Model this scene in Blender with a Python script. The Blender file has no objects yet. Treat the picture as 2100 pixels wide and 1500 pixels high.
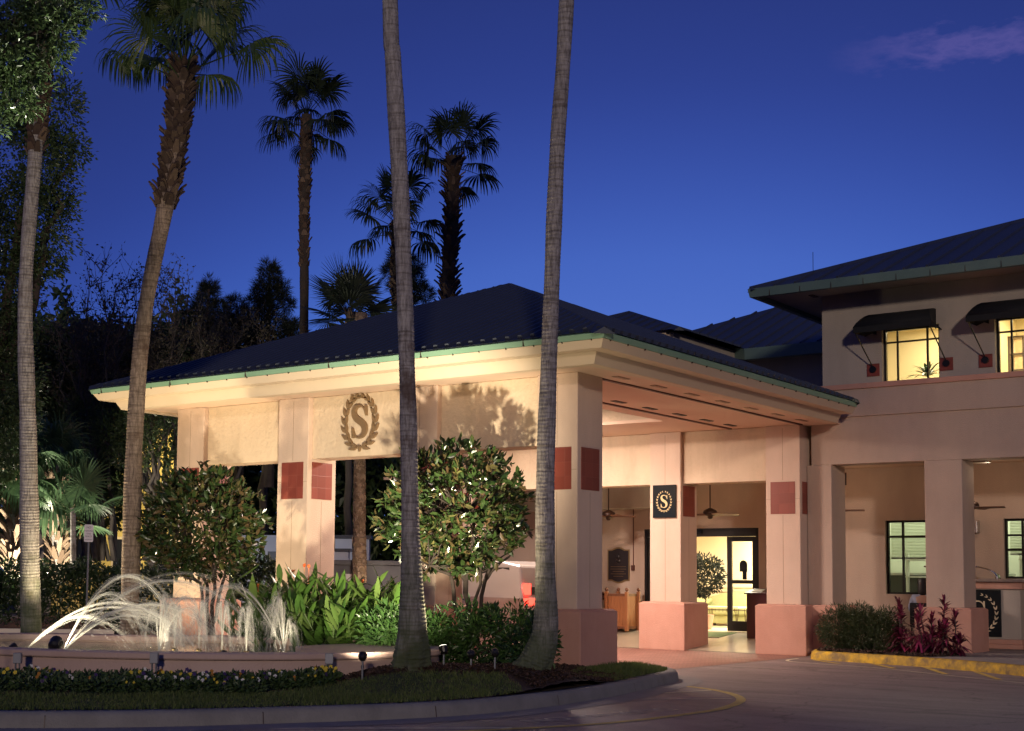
import bpy, math, random
import numpy as np
from mathutils import Vector, Matrix
random.seed(7)
RNG = np.random.default_rng(11)
SC = bpy.context.scene
COL = SC.collection

# ------------------------------------------------------------------ camera
YAW, PITCH, ROLL, FPX = 0.654, 0.083, 0.0115, 2873.66
PX, PY, CAM = 917.64, 947.58, np.array([-17.1162, -10.7605, 1.3715])
FWD = np.array([math.cos(YAW)*math.cos(PITCH), math.sin(YAW)*math.cos(PITCH), math.sin(PITCH)])
_r = np.array([math.sin(YAW), -math.cos(YAW), 0.0]); _u = np.cross(_r, FWD)
RT = math.cos(ROLL)*_r + math.sin(ROLL)*_u
UP = -math.sin(ROLL)*_r + math.cos(ROLL)*_u
cd = bpy.data.cameras.new('camera'); cam = bpy.data.objects.new('camera', cd); COL.objects.link(cam)
cd.sensor_width = 36.0; cd.lens = FPX/2100*36
cd.shift_x = (1050-PX)/2100; cd.shift_y = (PY-750)/2100
cd.clip_start = 0.1; cd.clip_end = 3000
mw = Matrix.Identity(4)
for i in range(3):
    mw[i][0] = RT[i]; mw[i][1] = UP[i]; mw[i][2] = -FWD[i]; mw[i][3] = CAM[i]
cam.matrix_world = mw
SC.camera = cam

# ------------------------------------------------------------------ dusk sky
W = bpy.data.worlds.new('World'); SC.world = W; W.use_nodes = True
nt = W.node_tree; nt.nodes.clear()
def _n(t, **k):
    x = nt.nodes.new(t)
    for a, b in k.items(): setattr(x, a, b)
    return x
_l = lambda a, b: nt.links.new(a, b)
out = _n('ShaderNodeOutputWorld'); bg = _n('ShaderNodeBackground'); _l(bg.outputs[0], out.inputs[0])
tc = _n('ShaderNodeTexCoord'); sep = _n('ShaderNodeSeparateXYZ'); _l(tc.outputs['Generated'], sep.inputs[0])
def _math(op, a, b=None):
    m = _n('ShaderNodeMath', operation=op)
    for i, q in enumerate((a, b)):
        if q is None: continue
        if isinstance(q, (int, float)): m.inputs[i].default_value = q
        else: _l(q, m.inputs[i])
    return m.outputs[0]
def _dot(v):
    m = _n('ShaderNodeVectorMath', operation='DOT_PRODUCT'); _l(tc.outputs['Generated'], m.inputs[0]); m.inputs[1].default_value = v
    return m.outputs['Value']
ramp = _n('ShaderNodeValToRGB'); cr = ramp.color_ramp; cr.interpolation = 'B_SPLINE'
while len(cr.elements) < 6: cr.elements.new(0.5)
for e, (p, c) in zip(cr.elements, [(0.0, (.062, .18, .64)), (.17, (.039, .110, .48)), (.26, (.026, .067, .345)), (.35, (.018, .041, .235)), (.46, (.016, .032, .18)), (1.0, (.011, .022, .12))]):
    e.position = p; e.color = (*c, 1)
# the afterglow stands over the right-hand horizon: the gradient is shifted along that azimuth
az = _dot((math.cos(0.50), math.sin(0.50), 0.0))
_l(_math('SUBTRACT', sep.outputs['Z'], _math('MULTIPLY', _math('SUBTRACT', az, 0.945), 1.9)), ramp.inputs[0])
sky = _n('ShaderNodeTexSky'); sky.sky_type = 'NISHITA'; sky.sun_disc = False
sky.sun_elevation = math.radians(0.6); sky.sun_rotation = math.radians(62)
skm = _n('ShaderNodeMixRGB', blend_type='MULTIPLY'); skm.inputs[0].default_value = 1
_l(sky.outputs[0], skm.inputs[1]); skm.inputs[2].default_value = (.02, .03, .10, 1)
add = _n('ShaderNodeMixRGB', blend_type='ADD'); add.inputs[0].default_value = 0.25
_l(ramp.outputs[0], add.inputs[1]); _l(skm.outputs[0], add.inputs[2])
# thin pink wisps of cloud, high over the right wing
def _dirpx(u, v):
    q = FWD + RT*(u-PX)/FPX - UP*(v-PY)/FPX
    return q/np.linalg.norm(q)
_c0 = _dirpx(2060, 84); _c1 = _dirpx(1700, 118)
_e = (_c1-_c0); _len = np.linalg.norm(_e); _e = _e/_len; _f = np.cross(_c0, _e)
along = _math('SUBTRACT', _dot(tuple(_e)), float(_c0@_e)); across = _math('SUBTRACT', _dot(tuple(_f)), float(_c0@_f))
nz = _n('ShaderNodeTexNoise'); nz.inputs['Scale'].default_value = 9; nz.inputs['Detail'].default_value = 5; nz.inputs['Roughness'].default_value = .6
cmb = _n('ShaderNodeCombineXYZ'); _l(_math('MULTIPLY', along, 3.5), cmb.inputs[0]); _l(_math('MULTIPLY', across, 9.0), cmb.inputs[1])
_l(cmb.outputs[0], nz.inputs['Vector'])
wob = _math('MULTIPLY', _math('SUBTRACT', nz.outputs['Fac'], .5), .05)
band = _math('SUBTRACT', 1.0, _math('DIVIDE', _math('ABSOLUTE', _math('ADD', across, wob)), .0115))
band = _math('MAXIMUM', band, 0.0)
fade = _n('ShaderNodeMapRange'); _l(along, fade.inputs[0]); fade.inputs[1].default_value = _len*1.02; fade.inputs[2].default_value = _len*.35
fade2 = _n('ShaderNodeMapRange'); _l(along, fade2.inputs[0]); fade2.inputs[1].default_value = -_len*2.2; fade2.inputs[2].default_value = -_len*.2
cl = _math('MULTIPLY', _math('MULTIPLY', band, fade.outputs[0]), _math('MULTIPLY', fade2.outputs[0], .42))
mx = _n('ShaderNodeMixRGB'); _l(cl, mx.inputs[0]); _l(add.outputs[0], mx.inputs[1]); mx.inputs[2].default_value = (.15, .12, .38, 1)
_l(mx.outputs[0], bg.inputs[0]); bg.inputs[1].default_value = 1.0

# ------------------------------------------------------------------ one weak warm lamp from behind the camera's right (the street light over the road)
sd = bpy.data.lights.new('sun', 'SUN'); sd.energy = 0.78; sd.angle = math.radians(3); sd.color = (1.0, .80, .66)
so = bpy.data.objects.new('sun', sd); COL.objects.link(so); so.location = (-20, -30, 20)
_sd = Vector((0.76, 0.56, -0.15)).normalized()
so.rotation_euler = _sd.to_track_quat('-Z', 'Y').to_euler()

SC.view_settings.view_transform = 'Standard'; SC.view_settings.look = 'None'
SC.view_settings.exposure = 0; SC.view_settings.gamma = 1
try:
    SC.cycles.use_denoising = True; SC.cycles.max_bounces = 6; SC.cycles.transparent_max_bounces = 24
    SC.cycles.sample_clamp_indirect = 4.0; SC.cycles.caustics_reflective = False; SC.cycles.caustics_refractive = False
except Exception: pass

# ------------------------------------------------------------------ helpers
def px(u, v, D):                       # the point seen at photo pixel (u, v), D metres ahead
    return CAM + (FWD + RT*(u-PX)/FPX - UP*(v-PY)/FPX)*D
def pz(u, v, Z):                       # ... on the level Z
    q = FWD + RT*(u-PX)/FPX - UP*(v-PY)/FPX
    return CAM + q*((Z-CAM[2])/q[2])
def pX(u, v, X):                       # ... on the upright plane X
    q = FWD + RT*(u-PX)/FPX - UP*(v-PY)/FPX
    return CAM + q*((X-CAM[0])/q[0])

def tag(o, label=None, cat=None, group=None, kind=None):
    if label: o['label'] = label
    if cat: o['category'] = cat
    if group: o['group'] = group
    if kind: o['kind'] = kind
    return o
def thing(name, label, cat, loc=(0, 0, 0), rz=0.0, group=None):
    o = bpy.data.objects.new(name, None); COL.objects.link(o); o.empty_display_size = .2
    o.location = loc; o.rotation_euler = (0, 0, rz)
    return tag(o, label, cat, group)
def wloc(o):
    p = np.zeros(3)
    while o is not None:
        p = p + np.array(o.location); o = o.parent
    return p

class MB:
    """collects shapes; build() links them as ONE mesh object"""
    def __init__(s): s.v = []; s.f = []; s.m = []; s.sm = []; s.cur = 0; s.smooth = False
    def add(s, vs, fs):
        b = len(s.v); s.v += [tuple(map(float, p)) for p in vs]
        for f in fs:
            s.f.append(tuple(b+i for i in f)); s.m.append(s.cur); s.sm.append(s.smooth)
        return s
    def box(s, x0, x1, y0, y1, z0, z1):
        x0, x1 = min(x0, x1), max(x0, x1); y0, y1 = min(y0, y1), max(y0, y1); z0, z1 = min(z0, z1), max(z0, z1)
        v = [(x0,y0,z0),(x1,y0,z0),(x1,y1,z0),(x0,y1,z0),(x0,y0,z1),(x1,y0,z1),(x1,y1,z1),(x0,y1,z1)]
        return s.add(v, [(0,3,2,1),(4,5,6,7),(0,1,5,4),(1,2,6,5),(2,3,7,6),(3,0,4,7)])
    def hexa(s, lo, hi):               # two quads (bottom, top) to a solid
        return s.add(list(lo)+list(hi), [(0,3,2,1),(4,5,6,7),(0,1,5,4),(1,2,6,5),(2,3,7,6),(3,0,4,7)])
    def prism(s, poly, z0, z1):        # level polygon (x,y) extruded upward
        n = len(poly)
        a = sum(poly[i][0]*poly[(i+1)%n][1]-poly[(i+1)%n][0]*poly[i][1] for i in range(n))
        if a < 0: poly = poly[::-1]
        v = [(x, y, z0) for x, y in poly]+[(x, y, z1) for x, y in poly]
        return s.add(v, [tuple(range(n-1, -1, -1)), tuple(range(n, 2*n))]+[(i, (i+1) % n, n+(i+1) % n, n+i) for i in range(n)])
    def tube(s, pts, rad, k=8, cap=True):
        pts = [np.array(p, float) for p in pts]; n = len(pts)
        rad = [rad]*n if np.isscalar(rad) else list(rad)
        t = [pts[min(i+1, n-1)]-pts[max(i-1, 0)] for i in range(n)]
        t = [q/(np.linalg.norm(q)+1e-12) for q in t]
        a = np.array([0, 0, 1.0]) if abs(t[0][2]) < .9 else np.array([1.0, 0, 0])
        a = a-t[0]*(a@t[0]); a /= np.linalg.norm(a)
        vs = []
        for i in range(n):
            a = a-t[i]*(a@t[i]); a /= np.linalg.norm(a)+1e-12; b = np.cross(t[i], a)
            for j in range(k):
                th = 2*math.pi*j/k; vs.append(pts[i]+(a*math.cos(th)+b*math.sin(th))*rad[i])
        fs = [(i*k+j, i*k+(j+1) % k, (i+1)*k+(j+1) % k, (i+1)*k+j) for i in range(n-1) for j in range(k)]
        if cap: fs += [tuple(range(k-1, -1, -1)), tuple(range((n-1)*k, n*k))]
        return s.add(vs, fs)
    def lathe(s, prof, c=(0, 0, 0), k=16):      # (r, z) turned round the upright axis through c
        vs = [(c[0]+r*math.cos(2*math.pi*j/k), c[1]+r*math.sin(2*math.pi*j/k), c[2]+z) for r, z in prof for j in range(k)]
        n = len(prof)
        fs = [(i*k+j, i*k+(j+1) % k, (i+1)*k+(j+1) % k, (i+1)*k+j) for i in range(n-1) for j in range(k)]
        fs += [tuple(range(k-1, -1, -1)), tuple(range((n-1)*k, n*k))]
        return s.add(vs, fs)
    def np_add(s, V, F):
        b = len(s.v); s.v += V.tolist()
        s.f += (F+b).tolist(); s.m += [s.cur]*len(F); s.sm += [s.smooth]*len(F)
        return s
    def build(s, name, mat, parent=None, local=False, smooth=None):
        me = bpy.data.meshes.new(name)
        V = np.array(s.v, float).reshape(-1, 3)
        if parent is not None and not local: V = V-wloc(parent)
        me.from_pydata(V.tolist(), [], s.f)
        for m in (mat if isinstance(mat, (list, tuple)) else [mat]): me.materials.append(m)
        if s.cur or any(s.m): me.polygons.foreach_set('material_index', s.m)
        me.polygons.foreach_set('use_smooth', [bool(q) for q in s.sm] if smooth is None else [smooth]*len(s.f))
        me.update()
        o = bpy.data.objects.new(name, me); COL.objects.link(o)
        if parent is not None: o.parent = parent
        return o
def bevel(o, w=.01, seg=2, ang=40):
    m = o.modifiers.new('bevel', 'BEVEL'); m.width = w; m.segments = seg; m.limit_method = 'ANGLE'; m.angle_limit = math.radians(ang)
    return o
def copy_tree(o, parent=None):
    c = o.copy(); COL.objects.link(c); c.parent = parent
    for ch in [q for q in SC.objects if q.parent == o]: copy_tree(ch, c)
    return c
def structure(o): o['kind'] = 'structure'; return o

# ------------------------------------------------------------------ materials
MAT = {}
def mat(name, col, rough=.6, col2=None, nscale=4.0, bump=0.0, bscale=60.0, metallic=0.0, spec=.5, stretch=None, island=None, transl=0.0, col3=None, detail=6, contrast=.5, coat=0.0, emit=None, estr=0.0, alpha=1.0, streak=0.0):
    m = bpy.data.materials.new(name); m.use_nodes = True; MAT[name] = m
    t = m.node_tree; b = t.nodes['Principled BSDF']; L = t.links.new
    b.inputs['Base Color'].default_value = (*col, 1); b.inputs['Roughness'].default_value = rough
    b.inputs['Metallic'].default_value = metallic; b.inputs['Specular IOR Level'].default_value = spec
    if coat: b.inputs['Coat Weight'].default_value = coat
    if alpha < 1: b.inputs['Alpha'].default_value = alpha
    if emit is not None:
        b.inputs['Emission Color'].default_value = (*emit, 1); b.inputs['Emission Strength'].default_value = estr
    g = t.nodes.new('ShaderNodeNewGeometry'); src = g.outputs['Position']
    if stretch:
        mp = t.nodes.new('ShaderNodeMapping'); mp.inputs['Scale'].default_value = stretch; L(src, mp.inputs[0]); src = mp.outputs[0]
    if col2 is not None or col3 is not None:
        rp = t.nodes.new('ShaderNodeValToRGB')
        if island:
            L(g.outputs['Random Per Island'], rp.inputs[0])
            cs = [c for c in (col, col2, col3) if c is not None]
            while len(rp.color_ramp.elements) < len(cs): rp.color_ramp.elements.new(.5)
            for i, (e, c) in enumerate(zip(rp.color_ramp.elements, cs)):
                e.position = island[i] if isinstance(island, (list, tuple)) else i/(len(cs)-1); e.color = (*c, 1)
        else:
            n = t.nodes.new('ShaderNodeTexNoise'); n.inputs['Scale'].default_value = nscale; n.inputs['Detail'].default_value = detail; n.inputs['Roughness'].default_value = .62
            L(src, n.inputs['Vector']); L(n.outputs['Fac'], rp.inputs[0])
            a, c = rp.color_ramp.elements
            a.position = .5-contrast*.5; c.position = .5+contrast*.5; a.color = (*col, 1); c.color = (*col2, 1)
        colout = rp.outputs[0]
        if streak:                     # rain streaks and patched coats
            ms_ = t.nodes.new('ShaderNodeMapping'); ms_.inputs['Scale'].default_value = (1.1, 1.1, .30); L(g.outputs['Position'], ms_.inputs[0])
            ns = t.nodes.new('ShaderNodeTexNoise'); ns.inputs['Scale'].default_value = 1.7; ns.inputs['Detail'].default_value = 7; ns.inputs['Roughness'].default_value = .65; L(ms_.outputs[0], ns.inputs['Vector'])
            rs_ = t.nodes.new('ShaderNodeValToRGB'); rs_.color_ramp.elements[0].position = .34; rs_.color_ramp.elements[0].color = (1-streak, 1-streak*1.05, 1-streak*1.15, 1); rs_.color_ramp.elements[1].position = .56; rs_.color_ramp.elements[1].color = (1, 1, 1, 1); L(ns.outputs['Fac'], rs_.inputs[0])
            mm_ = t.nodes.new('ShaderNodeMixRGB'); mm_.blend_type = 'MULTIPLY'; mm_.inputs[0].default_value = 1; L(colout, mm_.inputs[1]); L(rs_.outputs[0], mm_.inputs[2]); colout = mm_.outputs[0]
        L(colout, b.inputs['Base Color'])
    else: colout = None
    if bump:
        n2 = t.nodes.new('ShaderNodeTexNoise'); n2.inputs['Scale'].default_value = bscale; n2.inputs['Detail'].default_value = 4; L(src, n2.inputs['Vector'])
        bp = t.nodes.new('ShaderNodeBump'); bp.inputs['Strength'].default_value = bump; bp.inputs['Distance'].default_value = .02
        L(n2.outputs['Fac'], bp.inputs['Height']); L(bp.outputs[0], b.inputs['Normal'])
    if transl:
        tr = t.nodes.new('ShaderNodeBsdfTranslucent'); tr.inputs[0].default_value = (*col, 1)
        if colout is not None: L(colout, tr.inputs[0])
        ms = t.nodes.new('ShaderNodeMixShader'); ms.inputs[0].default_value = transl
        L(b.outputs[0], ms.inputs[1]); L(tr.outputs[0], ms.inputs[2]); L(ms.outputs[0], t.nodes['Material Output'].inputs[0])
    return m
def glow(name, col, s):
    m = bpy.data.materials.new(name); m.use_nodes = True; MAT[name] = m
    t = m.node_tree; b = t.nodes['Principled BSDF']; b.inputs['Base Color'].default_value = (*col, 1)
    b.inputs['Emission Color'].default_value = (*col, 1); b.inputs['Emission Strength'].default_value = s
    return m
def light(kind, loc, energy, col, radius=.05, aim=None, size=None, blend=.5):
    d = bpy.data.lights.new('lamp_light', kind); d.energy = energy; d.color = col
    if kind == 'AREA':
        if np.isscalar(radius): d.shape = 'DISK'; d.size = radius
        else: d.shape = 'RECTANGLE'; d.size, d.size_y = radius
    else: d.shadow_soft_size = radius
    if kind == 'SPOT': d.spot_size = math.radians(size or 90); d.spot_blend = blend
    o = bpy.data.objects.new('lamp_light', d); COL.objects.link(o); o.location = loc
    if aim is not None:
        o.rotation_euler = (Vector(aim)-Vector(loc)).to_track_quat('-Z', 'Y').to_euler()
    return o
# ------------------------------------------------------------------ palette
stucco = mat('stucco_cream', (.60, .47, .33), .85, (.68, .55, .40), 1.3, bump=.8, bscale=16, contrast=.7, streak=.15)
stucco_p = mat('stucco_shaft', (.60, .45, .35), .85, (.68, .53, .42), 1.1, bump=.4, bscale=60, contrast=.7, streak=.08)
stucco_b = mat('stucco_rose', (.52, .27, .20), .85, (.60, .34, .26), 2.2, bump=.35, bscale=60, contrast=.7, streak=.11)
stucco_w = mat('stucco_wing', (.46, .35, .28), .85, (.53, .41, .33), 1.2, bump=.45, bscale=55, contrast=.7, streak=.08)
stucco_g = mat('stucco_upper', (.42, .37, .32), .85, (.48, .43, .37), 1.4, bump=.45, bscale=55, contrast=.7, streak=.10)
fascia_m = mat('fascia_paint', (.62, .50, .36), .6, (.70, .57, .42), .8, bump=.05, contrast=.9)
soffit_m = mat('soffit_board', (.70, .51, .37), .75, (.76, .57, .43), 1.8, bump=.08, bscale=20, contrast=.9)
tile_m = bpy.data.materials.new('accent_tile_red'); tile_m.use_nodes = True
_t = tile_m.node_tree; _b = _t.nodes['Principled BSDF']; _b.inputs['Roughness'].default_value = .42
_g = _t.nodes.new('ShaderNodeNewGeometry'); _sx = _t.nodes.new('ShaderNodeSeparateXYZ'); _cx = _t.nodes.new('ShaderNodeCombineXYZ'); _ad = _t.nodes.new('ShaderNodeMath'); _ad.operation = 'ADD'
_t.links.new(_g.outputs['Position'], _sx.inputs[0]); _t.links.new(_sx.outputs[0], _ad.inputs[0]); _t.links.new(_sx.outputs[1], _ad.inputs[1]); _t.links.new(_ad.outputs[0], _cx.inputs[0]); _t.links.new(_sx.outputs[2], _cx.inputs[1])
_br = _t.nodes.new('ShaderNodeTexBrick'); _br.offset = 0; _br.inputs['Scale'].default_value = 1.0; _br.inputs['Brick Width'].default_value = .205; _br.inputs['Row Height'].default_value = .205; _br.inputs['Mortar Size'].default_value = .0035
_br.inputs['Color1'].default_value = (.21, .048, .032, 1); _br.inputs['Color2'].default_value = (.26, .062, .042, 1); _br.inputs['Mortar'].default_value = (.255, .072, .052, 1)
_t.links.new(_cx.outputs[0], _br.inputs['Vector']); _t.links.new(_br.outputs['Color'], _b.inputs['Base Color'])
_bp = _t.nodes.new('ShaderNodeBump'); _bp.inputs['Strength'].default_value = .5; _bp.inputs['Distance'].default_value = .006; _bp.invert = True; _t.links.new(_br.outputs['Fac'], _bp.inputs['Height']); _t.links.new(_bp.outputs[0], _b.inputs['Normal'])
gutter_m = mat('gutter_green', (.20, .36, .24), .45, (.25, .42, .29), 1.5)
gutter_d = mat('gutter_teal', (.10, .17, .16), .5, (.14, .22, .20), 1.5)
roof_m = mat('roof_metal_blue', (.045, .055, .075), .55, (.06, .072, .095), .7, metallic=.25, contrast=.9)
dark_red_m = mat('dark_red', (.10, .03, .02), .5)
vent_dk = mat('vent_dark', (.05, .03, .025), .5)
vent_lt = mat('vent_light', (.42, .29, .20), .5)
frame_dk = mat('frame_bronze', (.018, .017, .016), .35, metallic=.3)
glass_m = bpy.data.materials.new('window_glass'); glass_m.use_nodes = True
_t = glass_m.node_tree; _t.nodes.clear()
_o = _t.nodes.new('ShaderNodeOutputMaterial'); _tr = _t.nodes.new('ShaderNodeBsdfTransparent'); _gl = _t.nodes.new('ShaderNodeBsdfGlossy'); _gl.inputs['Roughness'].default_value = .03
_fr = _t.nodes.new('ShaderNodeFresnel'); _fr.inputs[0].default_value = 1.45; _mx = _t.nodes.new('ShaderNodeMixShader')
_tr.inputs[0].default_value = (.86, .9, .88, 1)
_t.links.new(_fr.outputs[0], _mx.inputs[0]); _t.links.new(_tr.outputs[0], _mx.inputs[1]); _t.links.new(_gl.outputs[0], _mx.inputs[2]); _t.links.new(_mx.outputs[0], _o.inputs[0])

asphalt = mat('asphalt', (.22, .175, .17), .55, (.31, .25, .24), 1.1, bump=.35, bscale=110, contrast=.8)
def _asphalt_detail(m):
    t = m.node_tree; b = t.nodes['Principled BSDF']; L = t.links.new
    g = t.nodes.new('ShaderNodeNewGeometry')
    mp = t.nodes.new('ShaderNodeMapping'); mp.inputs['Rotation'].default_value = (0, 0, math.radians(58)); mp.inputs['Scale'].default_value = (1.5, .30, 1); L(g.outputs['Position'], mp.inputs[0])
    n = t.nodes.new('ShaderNodeTexNoise'); n.inputs['Scale'].default_value = 1.1; n.inputs['Detail'].default_value = 7; n.inputs['Roughness'].default_value = .7; L(mp.outputs[0], n.inputs['Vector'])
    r = t.nodes.new('ShaderNodeValToRGB'); r.color_ramp.elements[0].position = .36; r.color_ramp.elements[0].color = (.70, .69, .69, 1); r.color_ramp.elements[1].position = .58; r.color_ramp.elements[1].color = (1, 1, 1, 1); L(n.outputs['Fac'], r.inputs[0])
    v = t.nodes.new('ShaderNodeTexVoronoi'); v.inputs['Scale'].default_value = 70; L(g.outputs['Position'], v.inputs['Vector'])
    r2 = t.nodes.new('ShaderNodeValToRGB'); r2.color_ramp.elements[0].color = (.72, .72, .72, 1); r2.color_ramp.elements[1].color = (1.25, 1.25, 1.25, 1); L(v.outputs['Color'], r2.inputs[0])
    src = b.inputs['Base Color'].links[0].from_socket
    m1 = t.nodes.new('ShaderNodeMixRGB'); m1.blend_type = 'MULTIPLY'; m1.inputs[0].default_value = .9; L(src, m1.inputs[1]); L(r.outputs[0], m1.inputs[2])
    m2 = t.nodes.new('ShaderNodeMixRGB'); m2.blend_type = 'MULTIPLY'; m2.inputs[0].default_value = .8; L(m1.outputs[0], m2.inputs[1]); L(r2.outputs[0], m2.inputs[2])
    # cracks, oil spots and tyre marks
    vc = t.nodes.new('ShaderNodeTexVoronoi'); vc.feature = 'DISTANCE_TO_EDGE'; vc.inputs['Scale'].default_value = .42
    nw = t.nodes.new('ShaderNodeTexNoise'); nw.inputs['Scale'].default_value = 1.6; nw.inputs['Detail'].default_value = 5; L(g.outputs['Position'], nw.inputs['Vector'])
    va = t.nodes.new('ShaderNodeMixRGB'); va.blend_type = 'ADD'; va.inputs[0].default_value = .9; L(g.outputs['Position'], va.inputs[1]); L(nw.outputs['Color'], va.inputs[2]); L(va.outputs[0], vc.inputs['Vector'])
    rc = t.nodes.new('ShaderNodeValToRGB'); rc.color_ramp.elements[0].position = .002; rc.color_ramp.elements[0].color = (.45, .45, .45, 1); rc.color_ramp.elements[1].position = .007; rc.color_ramp.elements[1].color = (1, 1, 1, 1); L(vc.outputs['Distance'], rc.inputs[0])
    no = t.nodes.new('ShaderNodeTexNoise'); no.inputs['Scale'].default_value = .75; no.inputs['Detail'].default_value = 3; L(g.outputs['Position'], no.inputs['Vector'])
    ro = t.nodes.new('ShaderNodeValToRGB'); ro.color_ramp.elements[0].position = .30; ro.color_ramp.elements[0].color = (.55, .54, .54, 1); ro.color_ramp.elements[1].position = .42; ro.color_ramp.elements[1].color = (1, 1, 1, 1); L(no.outputs['Fac'], ro.inputs[0])
    mt_ = t.nodes.new('ShaderNodeMapping'); mt_.inputs['Rotation'].default_value = (0, 0, math.radians(25)); mt_.inputs['Scale'].default_value = (4.5, .16, 1); L(g.outputs['Position'], mt_.inputs[0])
    nt_ = t.nodes.new('ShaderNodeTexNoise'); nt_.inputs['Scale'].default_value = .8; nt_.inputs['Detail'].default_value = 2; L(mt_.outputs[0], nt_.inputs['Vector'])
    rt_ = t.nodes.new('ShaderNodeValToRGB'); rt_.color_ramp.elements[0].position = .30; rt_.color_ramp.elements[0].color = (.62, .61, .61, 1); rt_.color_ramp.elements[1].position = .40; rt_.color_ramp.elements[1].color = (1, 1, 1, 1); L(nt_.outputs['Fac'], rt_.inputs[0])
    cur = m2.outputs[0]
    for q in (rc, ro, rt_):
        mm = t.nodes.new('ShaderNodeMixRGB'); mm.blend_type = 'MULTIPLY'; mm.inputs[0].default_value = .85; L(cur, mm.inputs[1]); L(q.outputs[0], mm.inputs[2]); cur = mm.outputs[0]
    L(cur, b.inputs['Base Color'])
_asphalt_detail(asphalt)
concrete = mat('concrete', (.20, .18, .165), .85, (.33, .30, .27), 2.5, bump=.3, bscale=50, contrast=.8)
concrete_k = mat('concrete_kerb', (.15, .145, .13), .85, (.30, .29, .26), 3.2, bump=.4, bscale=45, contrast=.75)
floor_m = mat('porch_floor', (.30, .25, .19), .24, (.42, .35, .27), 1.6, bump=.05, bscale=9, contrast=.8)
yellow_k = mat('kerb_yellow', (.22, .15, .05), .7, (.68, .43, .02), 6, bump=.5, bscale=40, contrast=.28)
line_y = mat('line_yellow', (.42, .32, .12), .7, (.85, .62, .10), 7, contrast=.4)
line_w = mat('line_pale', (.45, .40, .30), .7, (.88, .80, .58), 7, contrast=.4)
mulch_m = mat('mulch', (.03, .017, .012), .95, (.075, .04, .026), 22, bump=.6, bscale=35)
chip_m = mat('mulch_chip', (.018, .009, .007), .9, (.05, .024, .015), island=True, col3=(.085, .045, .028))
lawn_m = mat('lawn_soil', (.020, .032, .010), .95, (.04, .055, .018), 14, bump=.8, bscale=60)
blade_m = mat('grass_blade', (.06, .10, .02), .6, (.10, .15, .03), island=True, col3=(.15, .17, .06), transl=.25)
soil_m = mat('ground_dark', (.02, .022, .012), .95, (.04, .038, .02), .8)

# brick pavers: herringbone-like bond in the shader
paver = bpy.data.materials.new('brick_paver'); paver.use_nodes = True
_t = paver.node_tree; _b = _t.nodes['Principled BSDF']; _b.inputs['Roughness'].default_value = .55
_g = _t.nodes.new('ShaderNodeNewGeometry'); _mp = _t.nodes.new('ShaderNodeMapping'); _mp.inputs['Rotation'].default_value = (0, 0, math.radians(45))
_br = _t.nodes.new('ShaderNodeTexBrick'); _br.inputs['Scale'].default_value = 1.0; _br.inputs['Brick Width'].default_value = .22; _br.inputs['Row Height'].default_value = .11; _br.inputs['Mortar Size'].default_value = .008
_br.inputs['Color1'].default_value = (.34, .17, .13, 1); _br.inputs['Color2'].default_value = (.24, .11, .085, 1); _br.inputs['Mortar'].default_value = (.10, .06, .05, 1)
_t.links.new(_g.outputs['Position'], _mp.inputs[0]); _t.links.new(_mp.outputs[0], _br.inputs['Vector']); _t.links.new(_br.outputs['Color'], _b.inputs['Base Color'])
_bp = _t.nodes.new('ShaderNodeBump'); _bp.inputs['Strength'].default_value = .6; _bp.inputs['Distance'].default_value = .01; _t.links.new(_br.outputs['Fac'], _bp.inputs['Height']); _bp.invert = True
_t.links.new(_bp.outputs[0], _b.inputs['Normal'])

# ------------------------------------------------------------------ ground, drive, island
def spline(P, n=8, closed=False):
    P = [np.array(p, float) for p in P]; N = len(P); o = []
    for i in range(N if closed else N-1):
        g = (lambda k: P[k % N]) if closed else (lambda k: P[min(max(k, 0), N-1)])
        a, b, c, d = g(i-1), g(i), g(i+1), g(i+2)
        for j in range(n):
            t = j/n; o.append(.5*((2*b)+(c-a)*t+(2*a-5*b+4*c-d)*t*t+(3*b-a-3*c+d)*t**3))
    if not closed: o.append(P[-1])
    return np.array(o)
def offset(P, d, closed=False):        # to the left of the walking direction
    n = len(P); o = []
    for i in range(n):
        a = P[(i-1) % n] if closed or i > 0 else P[0]; b = P[(i+1) % n] if closed or i < n-1 else P[-1]
        t = b-a; t = t/(np.linalg.norm(t)+1e-9); o.append(P[i]+d*np.array([-t[1], t[0]]))
    return np.array(o)
def inside(poly, X, Y):
    poly = np.asarray(poly); r = np.zeros(np.shape(X), bool); j = len(poly)-1
    for i in range(len(poly)):
        xi, yi = poly[i]; xj, yj = poly[j]
        c = ((yi > Y) != (yj > Y)) & (X < (xj-xi)*(Y-yi)/(yj-yi+1e-12)+xi); r ^= c; j = i
    return r
def sweep(mb, P, prof, closed=False):  # prof: (sideways, z) pairs carried along the level path P
    rows = [offset(P, d, closed) for d, z in prof]; n = len(P); k = len(prof)
    V = [(rows[j][i][0], rows[j][i][1], prof[j][1]) for i in range(n) for j in range(k)]
    F = [(i*k+j, ((i+1) % n)*k+j, ((i+1) % n)*k+j+1, i*k+j+1) for i in range(n if closed else n-1) for j in range(k-1)]
    mb.add(V, F)
def sheet(name, poly, z, m, parent=None):
    mb = MB(); mb.add([(x, y, z) for x, y in poly], [tuple(range(len(poly)))]); return structure(mb.build(name, m, parent))

sheet('ground', [(-1500, -1500), (1500, -1500), (1500, 1500), (-1500, 1500)], -.03, soil_m)
sheet('road', [(-60, -60), (30, -60), (30, 30), (-60, 30)], 0, asphalt)
sheet('brick_drive', [(.6, -.22), (7.95, -.12), (7.95, 16), (.6, 16)], .004, paver)

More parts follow.
